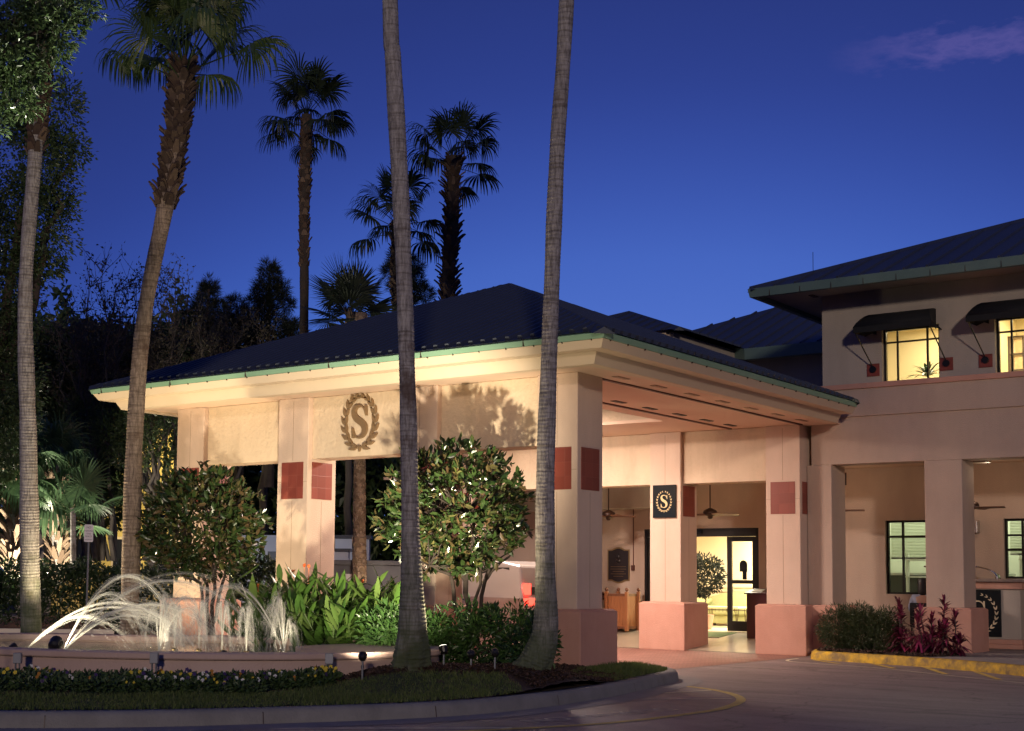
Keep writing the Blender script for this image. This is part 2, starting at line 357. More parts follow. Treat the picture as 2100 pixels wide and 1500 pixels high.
ISL = [(1.05, -.45), (.62, -1.05), (.08, -1.40), (-.56, -1.56), (-1.0, -1.66), (-2.45, -2.0), (-3.9, -2.2), (-5.34, -2.22), (-6.4, -1.95), (-7.47, -1.42), (-8.57, -.75), (-9.5, .12), (-10.4, 1.4), (-11, 2.9), (-11.1, 4.8), (-10.4, 7.2), (-8.8, 9.8), (-6, 12.2), (-2.5, 13.2), (.4, 13.0), (1.05, 12.3)]
ISLP = spline(ISL, 6); ISLP = offset(ISLP, .13)
kp = MB(); kp.smooth = True
sweep(kp, ISLP, [(.03, 0), (.01, .11), (-.015, .142), (-.05, .152), (-.15, .152), (-.16, .10)])
structure(kp.build('kerb', concrete_k))
gp = MB(); sweep(gp, ISLP, [(.36, .0045), (.028, .012)])
structure(gp.build('kerb_gutter', concrete))
# joints scored across the kerb
jn = MB()
for i in range(10, len(ISLP)-40, 9):
    a = ISLP[i]; t = ISLP[i+1]-ISLP[i]; t /= np.linalg.norm(t); nn = np.array([-t[1], t[0]])
    for (d0, z0), (d1, z1) in [((.034, .002), (.013, .113)), ((.013, .113), (-.05, .155)), ((-.05, .155), (-.15, .155))]:
        p, q = a+nn*d0, a+nn*d1
        jn.add([(p[0]-t[0]*.005, p[1]-t[1]*.005, z0), (p[0]+t[0]*.005, p[1]+t[1]*.005, z0), (q[0]+t[0]*.005, q[1]+t[1]*.005, z1), (q[0]-t[0]*.005, q[1]-t[1]*.005, z1)], [(0, 1, 2, 3)])
structure(jn.build('kerb_joints', vent_dk))
ISL_IN = offset(ISLP, -.10)
P3B, P4B = np.array([-4.75, -.80]), np.array([-3.62, -1.62])
def hgt(x, y):
    d = lambda c, s: np.exp(-((x-c[0])**2+(y-c[1])**2)/s**2)
    return .145+.20*d(P3B, .85)+.17*d(P4B, .75)+.10*d((-3.6, -.4), 1.0)+.10*d((-1.2, 3.5), 2.5)
def patch(name, poly, m, lift=0, step=.16, h=hgt, kind='structure', jitter=0.0):
    poly = np.asarray(poly, float); x0, y0 = poly.min(0); x1, y1 = poly.max(0)
    xs = np.arange(x0, x1+step, step); ys = np.arange(y0, y1+step, step)
    X, Y = np.meshgrid(xs, ys, indexing='ij'); ok = inside(poly, X, Y)
    idx = -np.ones(X.shape, int); idx[ok] = np.arange(ok.sum())
    Z = h(X, Y)+lift+RNG.normal(0, 1, X.shape)*jitter
    V = np.stack([X[ok], Y[ok], Z[ok]], 1).tolist(); F = []
    for i in range(len(xs)-1):
        for j in range(len(ys)-1):
            q = (idx[i, j], idx[i+1, j], idx[i+1, j+1], idx[i, j+1])
            if min(q) >= 0: F.append(q)
    mb = MB(); mb.smooth = True; mb.add(V, F); o = mb.build(name, m); o['kind'] = kind; return o
_isl = np.vstack([offset(ISLP, -.05), [[1.0, -.4]]])
patch('planting_bed_ground', _isl, mulch_m, step=.10, jitter=.008)
sheet('planting_bed_base', [tuple(q) for q in _isl], .135, mulch_m)
LAWN_IN = [(-4.42, -2.08), (-4.15, -1.62), (-4.75, -1.25), (-5.5, -.55), (-6.3, -.32), (-7.62, .42), (-8.64, 1.5), (-9.2, 3.0)]
_k = [p for p in offset(ISLP, -.13) if p[0] < -4.42 and p[1] < 3.2]
LAWN = np.array(list(_k)+LAWN_IN[::-1])
patch('lawn_ground', LAWN, lawn_m, lift=.012, step=.06, jitter=.004)
LAWN2 = np.array([p for p in offset(ISLP, -.13) if p[0] > -2.3 and p[1] < 0]+[(-2.2, -1.6), (-1.6, -.9), (-.6, -.45), (.9, -.25)])
patch('lawn_patch_ground', LAWN2, lawn_m, lift=.012, step=.06, jitter=.004)
def grass(name, poly, n, h0, h1, label):
    poly = np.asarray(poly); x0, y0 = poly.min(0); x1, y1 = poly.max(0)
    P = np.stack([RNG.uniform(x0, x1, n*4), RNG.uniform(y0, y1, n*4)], 1); P = P[inside(poly, P[:, 0], P[:, 1])][:n]; n = len(P)
    a = RNG.uniform(0, 2*np.pi, n); h = RNG.uniform(h0, h1, n)*(0.8+.35*np.sin(P[:, 0]*3.1)*np.cos(P[:, 1]*2.7)); w = RNG.uniform(.003, .006, n); le = RNG.uniform(.1, .8, n)*h; b = RNG.uniform(0, 2*np.pi, n)
    z = hgt(P[:, 0], P[:, 1])+.008; dx = np.cos(a)*w; dy = np.sin(a)*w
    V = np.stack([np.stack([P[:, 0]-dx, P[:, 1]-dy, z], 1), np.stack([P[:, 0]+dx, P[:, 1]+dy, z], 1), np.stack([P[:, 0]+np.cos(b)*le, P[:, 1]+np.sin(b)*le, z+h], 1)], 1).reshape(-1, 3)
    mb = MB(); mb.np_add(V, np.arange(n*3).reshape(-1, 3)); o = mb.build(name, blade_m); tag(o, label, 'grass', kind='stuff'); return o
grass('grass', LAWN, 30000, .03, .065, 'short green lawn strip along the inside of the grey kerb')
grass('grass', LAWN2, 9000, .03, .075, 'small grass patch at the foot of the front column')
_clip = np.vstack([offset(ISLP, -.15), [[1.0, -.4]]])
def chips(name, poly, n, label, h=hgt, lift=.012, size=(.02, .06)):
    poly = np.asarray(poly); x0, y0 = poly.min(0); x1, y1 = poly.max(0)
    P = np.stack([RNG.uniform(x0, x1, n*4), RNG.uniform(y0, y1, n*4)], 1); P = P[inside(poly, P[:, 0], P[:, 1])]; P = (P[inside(_clip, P[:, 0], P[:, 1])] if h is hgt else P)[:n]; n = len(P)
    a = RNG.uniform(0, 2*np.pi, n); ln = RNG.uniform(*size, n)/2; w = RNG.uniform(.006, .013, n); ti = RNG.normal(0, .45, n)
    u = np.stack([np.cos(a)*np.cos(ti), np.sin(a)*np.cos(ti), np.sin(ti)], 1)*ln[:, None]; v = np.stack([-np.sin(a), np.cos(a), RNG.normal(0, .5, n)], 1)*w[:, None]
    c = np.stack([P[:, 0], P[:, 1], h(P[:, 0], P[:, 1])+lift+RNG.uniform(0, .02, n)], 1)
    V = np.stack([c-u-v, c+u-v, c+u+v, c-u+v], 1).reshape(-1, 3)
    mb = MB(); mb.np_add(V, np.arange(n*4).reshape(-1, 4)); o = mb.build(name, chip_m); tag(o, label, 'mulch', kind='stuff'); return o
chips('wood_mulch', [(-5.6, -.3), (-4.6, -1.3), (-4.1, -1.7), (-4.5, -2.5), (-3.2, -2.5), (-1.7, -2.1), (-1.2, -1.0), (-.3, -.3), (-.3, .6), (-2.6, .4), (-4.6, -.1)], 20000, 'dark brown bark mulch heaped round the two tall palm trunks')

# right-hand wing: yellow kerb, bed, pavement, porch floor
YK = spline([(7.98, -.28), (7.05, -.55), (6.78, -1.1), (6.55, -2.0), (6.18, -3.0), (5.68, -3.9), (5.05, -4.8), (4.0, -6.0), (2.6, -7.4)], 6)
yk = MB(); yk.smooth = True
sweep(yk, YK, [(-.02, 0), (-.005, .12), (.03, .155), (.16, .155), (.17, .10)])
structure(yk.build('yellow_kerb', yellow_k))
_in = offset(YK, .13)
fl = MB(); fl.add([(x, y, .148) for x, y in _in]+[(11.1, -8, .2), (11.1, -.1, .2)], [tuple(range(len(_in)+2))]); structure(fl.build('pavement', concrete))
pf = MB(); pf.add([(7.95, -.3, .012), (11.05, -.3, .29), (11.05, 16, .29), (7.95, 16, .012)], [(0, 1, 2, 3)]); structure(pf.build('porch_floor', floor_m))
BED = [(7.0, -.62), (6.95, -1.2), (6.72, -2.1), (6.5, -2.7), (6.9, -3.0), (7.75, -3.05), (7.95, -2.9), (8.4, -2.2), (8.4, -.6), (7.9, -.45)]
patch('shrub_bed_ground', BED, mulch_m, step=.09, h=lambda x, y: .165+0*x, jitter=.012)
chips('wood_mulch', BED, 2500, 'reddish brown mulch behind the yellow kerb', h=lambda x, y: .165+0*x)

# road paint
def stripe(mb, P, w, z=.004):
    P = np.asarray(P, float); a = offset(P, w/2); b = offset(P, -w/2); n = len(P)
    mb.add([(x, y, z) for x, y in a]+[(x, y, z) for x, y in b], [(i, n+i, n+i+1, i+1) for i in range(n-1)])
ym = MB()
stripe(ym, spline([(-.75, .0), (-.58, -.35), (-.42, -.9), (-.45, -1.7), (-.75, -2.45), (-1.3, -3.06), (-2.0, -3.5), (-2.8, -3.75), (-3.6, -3.85), (-5.29, -3.72), (-6.64, -3.24), (-7.5, -2.75), (-8.6, -1.8), (-9.5, -.9)], 8), .11, .005)
for a, b in [((6.66, -.75), (6.0, -1.46)), ((6.75, -1.66), (5.4, -2.63)), ((6.28, -2.8), (4.58, -3.73)), ((5.5, -3.9), (3.97, -4.69))]: stripe(ym, [a, b], .10, .0085)
structure(ym.build('yellow_road_line', line_y))
wm = MB()
stripe(wm, [(-1.72, -2.36), (-.76, -2.58)], .08, .0045); stripe(wm, [(-2.72, -2.6), (-1.86, -3.32)], .08, .0045)
stripe(wm, [(-7.9, -1.7), (-6.35, -3.3)], .09, .0045)
stripe(wm, spline([(7.0, -.3), (5.95, -.63), (5.32, -2.39), (4.24, -3.98), (3.51, -5.15), (2.6, -6.4)], 8), .06, .0065)
structure(wm.build('pale_road_line', line_w))
fc = bpy.data.curves.new('t', 'FONT'); fc.body = 'NO PARKING'; fc.size = .62; fc.extrude = 0
fo = bpy.data.objects.new('t', fc); COL.objects.link(fo)
bpy.context.view_layer.update()
_me = bpy.data.meshes.new_from_object(fo.evaluated_get(bpy.context.evaluated_depsgraph_get())); bpy.data.objects.remove(fo)
rt = bpy.data.objects.new('road_lettering', _me); COL.objects.link(rt); _me.materials.clear(); _me.materials.append(line_w); structure(rt)
_a, _b2 = pz(1100, 1484, 0), pz(1392, 1457, 0); _xs = [v.co.x for v in _me.vertices]; _w = max(_xs)-min(_xs)
_dv = (_b2-_a)[:2]; _L = np.linalg.norm(_dv); _s = _L/_w
rt.location = (_a[0], _a[1], .0055); rt.rotation_euler = (0, 0, math.atan2(_dv[1], _dv[0])); rt.scale = (_s, _s, 1)
# ------------------------------------------------------------------ shared builders for the buildings
CW, CE, HP, HS, ZT0, ZT1 = .70, .164, .952, 4.38, 2.676, 3.293
def ribs(mb, poly, e0, e1, spacing, w=.04, h=.03, skip=.1, inset=.0):
    poly = [np.array(p, float) for p in poly]; e0 = np.array(e0, float); e1 = np.array(e1, float)
    a = e1-e0; La = np.linalg.norm(a); a /= La
    nr = np.cross(poly[1]-poly[0], poly[2]-poly[0]); nr /= np.linalg.norm(nr); nr *= np.sign(nr[2])
    b = np.cross(nr, a); b *= np.sign(b[2])
    q = [((p-e0)@a, (p-e0)@b) for p in poly]
    s = min(x for x, _ in q)+skip
    while s < max(x for x, _ in q)-.03:
        ts = []
        for (x0, y0), (x1, y1) in zip(q, q[1:]+q[:1]):
            if (x0-s)*(x1-s) < 0: ts.append(y0+(y1-y0)*(s-x0)/(x1-x0))
        if len(ts) >= 2 and max(ts)-min(ts) > .05:
            t0, t1 = min(ts)+inset, max(ts)
            P = lambda ds, t, hh: e0+a*(s+ds)+b*t+nr*hh
            mb.add([P(-w/2, t0, 0), P(-w*.28, t0, h), P(w*.28, t0, h), P(w/2, t0, 0), P(-w/2, t1, 0), P(-w*.28, t1, h), P(w*.28, t1, h), P(w/2, t1, 0)],
                   [(0, 1, 5, 4), (1, 2, 6, 5), (2, 3, 7, 6), (0, 3, 2, 1)])
        s += spacing
def ridge_cap(mb, p, q, w=.16, h=.045):
    p, q = np.array(p, float), np.array(q, float); d = (q-p)/np.linalg.norm(q-p)
    s = np.cross(d, [0, 0, 1]); s /= np.linalg.norm(s)
    mb.add([p+s*w-np.array([0, 0, .05]), p+np.array([0, 0, h]), p-s*w-np.array([0, 0, .05]), q+s*w-np.array([0, 0, .05]), q+np.array([0, 0, h]), q-s*w-np.array([0, 0, .05])], [(0, 1, 4, 3), (1, 2, 5, 4), (0, 2, 1), (3, 4, 5)])
def wall_x(mb, x0, x1, y0, y1, z0, z1, holes=()):      # upright wall square to X with openings (ya, yb, za, zb)
    ys = sorted({y0, y1, *[q for h in holes for q in h[:2]]}); zs = sorted({z0, z1, *[q for h in holes for q in h[2:]]})
    for i in range(len(ys)-1):
        run = None
        for j in range(len(zs)-1):
            yc, zc = (ys[i]+ys[i+1])/2, (zs[j]+zs[j+1])/2
            solid = not any(h[0] < yc < h[1] and h[2] < zc < h[3] for h in holes)
            if solid and run is None: run = zs[j]
            if run is not None and (not solid or j == len(zs)-2):
                mb.box(x0, x1, ys[i], ys[i+1], run, zs[j+1] if solid else zs[j]); run = None
def column(parent, x, y, base_z=0.0, top=HS, front_tile=True, side_tile=True, shaft=stucco_p, base=stucco_b):
    mb = MB(); mb.box(x, x+CW, y, y+CW, HP-.002, top)
    c = bevel(mb.build('column', shaft, parent), .012)
    pl = MB(); lo = [(x-CE, y-CE, base_z), (x+CW+CE, y-CE, base_z), (x+CW+CE, y+CW+CE, base_z), (x-CE, y+CW+CE, base_z)]
    pl.hexa(lo, [(a, b, HP-.03) for a, b, _ in lo])
    d = .05; pl.hexa([(a, b, HP-.03) for a, b, _ in lo], [(x-CE+d, y-CE+d, HP), (x+CW+CE-d, y-CE+d, HP), (x+CW+CE-d, y+CW+CE-d, HP), (x-CE+d, y+CW+CE-d, HP)])
    bevel(pl.build('plinth', base, c), .012)
    g = (CW-.50)/2
    def tl(b0, b1):
        t = MB(); t.box(*b0); t.build('accent_tile', tile_m, c)
    if front_tile: tl((x-.006, x+.02, y+g, y+CW-g, ZT0, ZT1), None)
    if side_tile: tl((x+g, x+CW-g, y-.006, y+.02, ZT0, ZT1), None)
    j = MB(); j.box(x-.0015, x+.004, y+CW/2-.004, y+CW/2+.004, HP+.02, ZT0-.03); j.box(x-.0015, x+.004, y+CW/2-.004, y+CW/2+.004, ZT1+.03, top-.05); j.box(x+CW/2-.004, x+CW/2+.004, y-.0015, y+.004, HP+.02, ZT0-.03); j.box(x-.0015, x+.004, y+.01, y+CW-.01, 2.96, 2.966)
    j.build('control_joint', joint_m, c)
    return c
joint_m = mat('joint_dark', (.36, .25, .17), .9)  # control joints in a darker tone than the stucco

# ------------------------------------------------------------------ the porte-cochere
can = thing('entrance_canopy', 'cream stucco entrance canopy on square columns under a dark blue pyramid metal roof', 'canopy', (4, 4.27, 0))
for y in (0, 2.57, 5.30, 7.85): column(can, 0, y)
for y in (.10, 2.64, 5.30, 7.85): column(can, 8.09, y, front_tile=(y != 2.64))
for i, (ya, yb) in enumerate([(.70, 2.57), (3.27, 5.30), (6.0, 7.85)]):
    mb = MB(); mb.box(.10, .56, ya-.001, yb+.001, 3.345, HS-.002); bevel(mb.build('beam_panel', stucco, can), .01)
for ya, yb in [(.80, 2.64), (3.34, 5.30), (6.0, 7.85)]:
    mb = MB(); mb.box(8.19, 8.62, ya-.001, yb+.001, 3.33, HS-.002); bevel(mb.build('beam_panel', stucco, can), .01)
X0, X1, Y0, Y1 = 0.0, 8.79, 0.0, 8.55
XE = 7.93
def ring(mb, prof):                    # carried round the front and both sides: (overhang, z)
    k = len(prof); V = []
    for o, z in prof:
        V += [(XE, Y0-o, z), (X0-o, Y0-o, z), (X0-o, Y1+o, z), (XE, Y1+o, z)]
    mb.add(V, [(4*i+j, 4*i+j+1, 4*i+j+5, 4*i+j+4) for i in range(k-1) for j in range(3)])
    mb.add([(XE, Y0-o, z) for o, z in prof], [tuple(range(k))]); mb.add([(XE, Y1+o, z) for o, z in prof], [tuple(range(k))])
jj = MB(); ring(jj, [(.90, 4.70), (1.10, 4.705), (1.115, 4.69), (1.09, 4.618), (.95, 4.615)]); jj.cur = 1
for y in np.arange(.2, 9.6, 1.83): jj.box(-1.118, -1.085, y-.006, y+.006, 4.615, 4.708)
cl = jj
for y in np.arange(-.9, 9.5, .47): cl.box(-1.10, -1.075, y-.004, y+.004, 4.598, 4.62)
for x in np.arange(-.9, 7.8, .47): cl.box(x-.004, x+.004, -1.10, -1.075, 4.598, 4.62)
gut = jj.build('gutter', [gutter_m, vent_dk], can)
mb = MB(); ring(mb, [(.95, 4.616), (1.075, 4.614), (1.0, 4.505), (.74, 4.50)]); mb.build('fascia', fascia_m, can)
mb = MB(); ring(mb, [(.60, 4.502), (.80, 4.501), (.715, 4.345), (.69, 4.34), (.55, 4.345), (.54, 4.385)]); mb.build('frieze_board', fascia_m, can)
# soffit with the lit coffer
CX0, CX1, CY0, CY1 = 1.7, 6.25, 2.02, 6.55
sf = MB()
sf.box(X0-.6, 8.7, -.6, CY0, HS+.001, HS+.06); sf.box(X0-.6, 8.7, CY1, Y1+.6, HS+.001, HS+.06)
sf.box(X0-.6, CX0, CY0, CY1, HS+.001, HS+.06); sf.box(CX1, 8.7, CY0, CY1, HS+.001, HS+.06)
sof = sf.build('soffit', soffit_m, can)
cf = MB()
cf.box(CX0-.06, CX0, CY0-.06, CY1+.06, HS+.06, 4.98); cf.box(CX1, CX1+.06, CY0-.06, CY1+.06, HS+.06, 4.98)
cf.box(CX0, CX1, CY0-.06, CY0, HS+.06, 4.98); cf.box(CX0, CX1, CY1, CY1+.06, HS+.06, 4.98); cf.box(CX0-.06, CX1+.06, CY0-.06, CY1+.06, 4.98, 5.04)
cf.build('ceiling_coffer', stucco, can)
for x, y in ((.72, .03), (1.2, 1.50), (1.2, 7.0), (.72, 8.46)):
    td = MB(); td.box(x, 8.08, y, y+.06, HS-.022, HS); td.build('soffit_strip', dark_red_m, can)  # thin dark red strips along the soffit's reveal lines
for x in (.86, 2.0, 3.1, 4.2, 5.3, 6.4, 7.45):
    mb = MB(); mb.box(x-.19, x+.19, -.27, -.17, HS-.008, HS+.004)
    for k in range(3): mb.box(x-.17+k*.12, x-.07+k*.12, -.255, -.185, HS-.014, HS-.006)
    mb.build('soffit_vent', vent_lt, sof)
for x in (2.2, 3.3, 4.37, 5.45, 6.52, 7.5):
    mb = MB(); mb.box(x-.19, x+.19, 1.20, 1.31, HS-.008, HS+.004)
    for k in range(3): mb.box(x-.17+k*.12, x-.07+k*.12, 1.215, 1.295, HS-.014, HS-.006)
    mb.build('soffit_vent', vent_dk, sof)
ZE = 4.715; A = (4.35, 4.27, 6.92)
FR, RR, RL, FL = (-1.12, -1.12, ZE), (XE, -1.12, ZE), (XE, 9.67, ZE), (-1.12, 9.67, ZE)
rf = MB()
for p, q in [(FR, FL), (FR, RR), (RR, RL), (FL, RL)]:
    rf.add([p, q, A], [(0, 1, 2)]); ribs(rf, [p, q, A], p, q, .215, w=.10, h=.05, skip=.12, inset=.07)
rf.add([FR, RR, RL, FL], [(0, 1, 2, 3)])
roof = rf.build('roof', roof_m, can)
hc = MB()
for p in (FR, RR, RL, FL): ridge_cap(hc, p, A)
hc.build('hip_cap', roof_m, roof)

# the lamp in the coffer
lamp_lens = glow('lamp_lens', (1.0, .80, .62), 6.0)
cl = thing('ceiling_lamp', 'round ceiling lamp glowing in the lit coffer of the entrance canopy', 'ceiling lamp', (4.0, 4.27, 4.98))
mb = MB(); mb.lathe([(.06, 0), (.06, -.16), (.66, -.25), (.68, -.29), (.62, -.29)], (4.0, 4.27, 4.98), 24); mb.build('housing', frame_dk, cl)  # pan made this wide to keep lamp light off the coffer ceiling
mb = MB(); mb.smooth = True; mb.lathe([(.62, -.285), (.40, -.30), (.05, -.305), (.001, -.305)], (4.0, 4.27, 4.98), 24); mb.build('diffuser', lamp_lens, cl)
light('AREA', (4.0, 4.27, 4.655), 760, (1.0, .76, .64), .95, aim=(4.0, 4.27, 0))
for _y in (4.6, 6.0):                  # shielded strip lamps at the coffer's inner edge wash the lobby beam
    light('AREA', (5.75, _y, 4.56), 60, (1.0, .82, .72), (.25, 1.3), aim=(8.1, _y, 3.7))

# ------------------------------------------------------------------ emblem: a serif S inside a laurel wreath
def extrude(mb, poly, f, d0, d1):      # flat polygon (a, b) -> f(a, b, depth)
    n = len(poly); mb.add([f(a, b, d0) for a, b in poly]+[f(a, b, d1) for a, b in poly], [tuple(range(n)), tuple(range(2*n-1, n-1, -1))]+[(i, n+i, n+(i+1) % n, (i+1) % n) for i in range(n)])
def letter_s(mb, f, h, d0, d1, cx=0, cy=0):
    C = spline([(.235, .22), (.19, .36), (.09, .445), (-.02, .462), (-.14, .43), (-.205, .33), (-.195, .21), (-.11, .10), (.02, .02), (.13, -.06), (.20, -.17), (.20, -.29), (.14, -.40), (.03, -.458), (-.08, -.455), (-.18, -.38), (-.24, -.24)], 4)
    ws = np.interp(np.linspace(0, 1, len(C)), np.linspace(0, 1, 17), [.02, .035, .045, .055, .085, .13, .165, .185, .195, .19, .175, .145, .10, .06, .045, .035, .02])
    n = len(C); T = np.gradient(C, axis=0); T /= np.linalg.norm(T, axis=1)[:, None]; N = np.stack([-T[:, 1], T[:, 0]], 1)
    a = C+N*ws[:, None]/2; b = C-N*ws[:, None]/2
    g = lambda p, d: f(cx+p[0]*h, cy+p[1]*h, d)
    V = [g(p, d0) for p in a]+[g(p, d0) for p in b]+[g(p, d1) for p in a]+[g(p, d1) for p in b]
    F = []
    for i in range(n-1):
        F += [(i, n+i, n+i+1, i+1), (2*n+i, 2*n+i+1, 3*n+i+1, 3*n+i), (i, i+1, 2*n+i+1, 2*n+i), (n+i, 3*n+i, 3*n+i+1, n+i+1)]
    mb.add(V, F)
    for s in (1, -1):
        extrude(mb, [(cx+s*x*h, cy+s*y*h) for x, y in [(.215, .465), (.265, .465), (.275, .17), (.245, .17), (.20, .32)]], f, d0, d1+(d1-d0)*.02)
def wreath(mb, f, rx, ry, d0, d1, cx=0, cy=0, n=11, leaf=.2, ang=.40, wd=.155):
    for s in (1, -1):
        for i in range(n):
            th = math.radians(-80+i*(152/(n-1))); k = 1-.35*(i/(n-1))**2
            px_, py_ = s*rx*math.cos(th), ry*math.sin(th); tx, ty = -s*rx*math.sin(th), ry*math.cos(th); q = math.hypot(tx, ty); tx, ty = tx/q, ty/q
            for side in (1, -1):
                a = side*ang; dx, dy = tx*math.cos(a)-ty*math.sin(a), tx*math.sin(a)+ty*math.cos(a); nx, ny = -dy, dx; L = leaf*ry*k; Wd = L*wd
                P = [(0, 0), (.3, -1), (.6, -.85), (1, 0), (.6, .85), (.3, 1)]
                extrude(mb, [(cx+px_+dx*L*u+nx*Wd*v, cy+py_+dy*L*u+ny*Wd*v) for u, v in P], f, d0, d1*(1+.03*side)+.0*i)
    extrude(mb, [(cx+x*ry, cy-ry*.98+y*ry) for x, y in [(-.09, .05), (0, -.16), (.09, .05), (0, .1)]], f, d0, d1)
bronze = mat('emblem_bronze', (.24, .16, .085), .45, (.30, .20, .11), 3, metallic=.35)
bronze_e = mat('emblem_edge', (.10, .055, .03), .5)
gold = mat('sign_gold', (.62, .48, .24), .4)
black_g = mat('sign_black', (.012, .016, .020), .12)
def on_front(x, yc, zc): return lambda a, b, d: (x-d, yc-a, zc+b)
em = thing('wall_emblem', 'large bronze letter S inside a laurel wreath on the cream canopy beam', 'emblem', (.1, 4.23, 3.89))
mb = MB(); letter_s(mb, on_front(.10, 4.23, 3.905), .56, 0, .06); mb.build('letter', bronze, em)
mb = MB(); wreath(mb, on_front(.10, 4.23, 3.90), .325, .425, 0, .05, n=9, leaf=.40, ang=.38, wd=.17); mb.build('laurel_wreath', bronze, em)
sg = thing('column_sign', 'black square sign with small gold S and wreath on a pink column', 'sign', (8.09, 2.99, 2.98))
mb = MB(); mb.box(8.045, 8.09, 2.73, 3.25, 2.645, 3.31); bevel(mb.build('sign_plate', black_g, sg), .006)
mb = MB(); letter_s(mb, on_front(8.045, 2.99, 2.975), .27, -.001, .006); mb.build('letter', gold, sg)
mb = MB(); wreath(mb, on_front(8.045, 2.99, 2.975), .16, .20, -.001, .005, n=10, leaf=.27); mb.build('laurel_wreath', gold, sg)

# ------------------------------------------------------------------ the hotel behind and to the right
hot = thing('hotel_building', 'pink and beige stucco hotel wing with upper storey, black awnings and arcaded porch', 'building', (9, -2, 0))
WX = 8.40
mb = MB(); mb.box(WX, WX+.45, -9, -.0, 3.61, 4.50); mb.box(WX-.035, WX+.45, -9, 8.6, 4.50, 5.02); mb.box(WX+.25, WX+.45, 0.0, 8.6, 3.34, 4.50)
bevel(mb.build('porch_beam', stucco_w, hot), .01)
mb = MB(); mb.box(WX-.07, WX+.47, -9, 8.6, 5.02, 5.12); bevel(mb.build('parapet_coping', stucco_b, hot), .01)
for ya, yb in [(-.40, .09), (-2.84, -2.16), (-5.9, -5.2), (-8.6, -7.9)]:
    mb = MB(); mb.box(WX, WX+.68, ya, yb, HP-.002, 3.612); c = bevel(mb.build('column', stucco_w, hot), .012)
    mb = MB(); x0, x1, y0, y1 = WX-CE, WX+.68+CE, ya-CE, yb+(CE if yb < 0 else 0)
    mb.box(x0, x1, y0, y1, .0, HP-.03); mb.hexa([(x0, y0, HP-.03), (x1, y0, HP-.03), (x1, y1, HP-.03), (x0, y1, HP-.03)], [(x0+.05, y0+.05, HP), (x1-.05, y0+.05, HP), (x1-.05, y1-.05, HP), (x0+.05, y1-.05, HP)])
    bevel(mb.build('plinth', stucco_b, c), .012)
mb = MB(); mb.box(WX+.46, 11.3, -9, 11.1, 3.74, 3.80); mb.build('porch_ceiling', soffit_m, hot)
HOLES = [(2.31, 5.11, .0, 2.54), (-1.75, -.47, 1.16, 2.65), (-4.4, -2.80, 1.49, 2.65)]
mb = MB(); wall_x(mb, 11, 11.22, -9, 11, 0, 3.745, HOLES); mb.box(11.22, 16, 10.8, 11, 0, 3.745); mb.build('porch_wall', stucco_w, hot)
def window(parent, name, x, y0, y1, z0, z1, ms, ns, fr=.045, mu=.022, glass=True):
    mb = MB()
    mb.box(x, x+.07, y0, y0+fr, z0, z1); mb.box(x, x+.07, y1-fr, y1, z0, z1); mb.box(x+.002, x+.068, y0+fr, y1-fr, z0, z0+fr); mb.box(x+.002, x+.068, y0+fr, y1-fr, z1-fr, z1)
    for y in ms: mb.box(x+.012, x+.058, y-mu, y+mu, z0+fr, z1-fr)
    for z in ns: mb.box(x+.014, x+.056, y0+fr, y1-fr, z-mu, z+mu)
    w = mb.build(name, frame_dk, parent)
    if glass:
        g = MB(); g.add([(x+.035, y0+.02, z0+.02), (x+.035, y1-.02, z0+.02), (x+.035, y1-.02, z1-.02), (x+.035, y0+.02, z1-.02)], [(0, 3, 2, 1)]); g.build('pane', glass_m, w)
    return w
window(hot, 'window', 11.08, -1.75, -.47, 1.16, 2.65, [-.80, -1.42], [2.32])
window(hot, 'window', 11.08, -4.4, -2.80, 1.49, 2.65, [-3.13, -3.85], [2.05, 2.33])
# service room behind the porch windows
room_w = mat('room_wall', (.62, .62, .50), .8, (.70, .70, .58), 1.0)
rm = MB(); rm.box(13.4, 13.5, -6, 1.2, .2, 3.4); rm.box(11.22, 13.4, 1.1, 1.2, .2, 3.4); rm.box(11.22, 13.4, -6, -5.9, .2, 3.4); rm.box(11.22, 13.5, -6, 1.2, 3.4, 3.5); rm.box(11.22, 13.5, -6, 1.2, .1, .2)
rm.build('service_room', room_w, hot)
light('AREA', (12.5, -1.4, 3.3), 95, (.92, 1.0, .72), (1.6, 4.0), aim=(12.5, -1.4, 0))
blind_m = mat('blind_slat', (.62, .64, .48), .6)
for ya, yb, zt, zb in [(-1.72, -.5, 2.60, 1.9), (-4.35, -2.85, 2.60, 1.98)]:
    mb = MB(); z = zt
    while z > zb: mb.add([(11.24, ya, z), (11.24, yb, z), (11.27, yb, z-.016), (11.27, ya, z-.016)], [(0, 1, 2, 3)]); z -= .030
    mb.box(11.24, 11.27, ya, yb, zb-.03, zb); mb.build('window_blind', blind_m, hot)
steel = mat('steel', (.55, .55, .55), .28, metallic=.9)
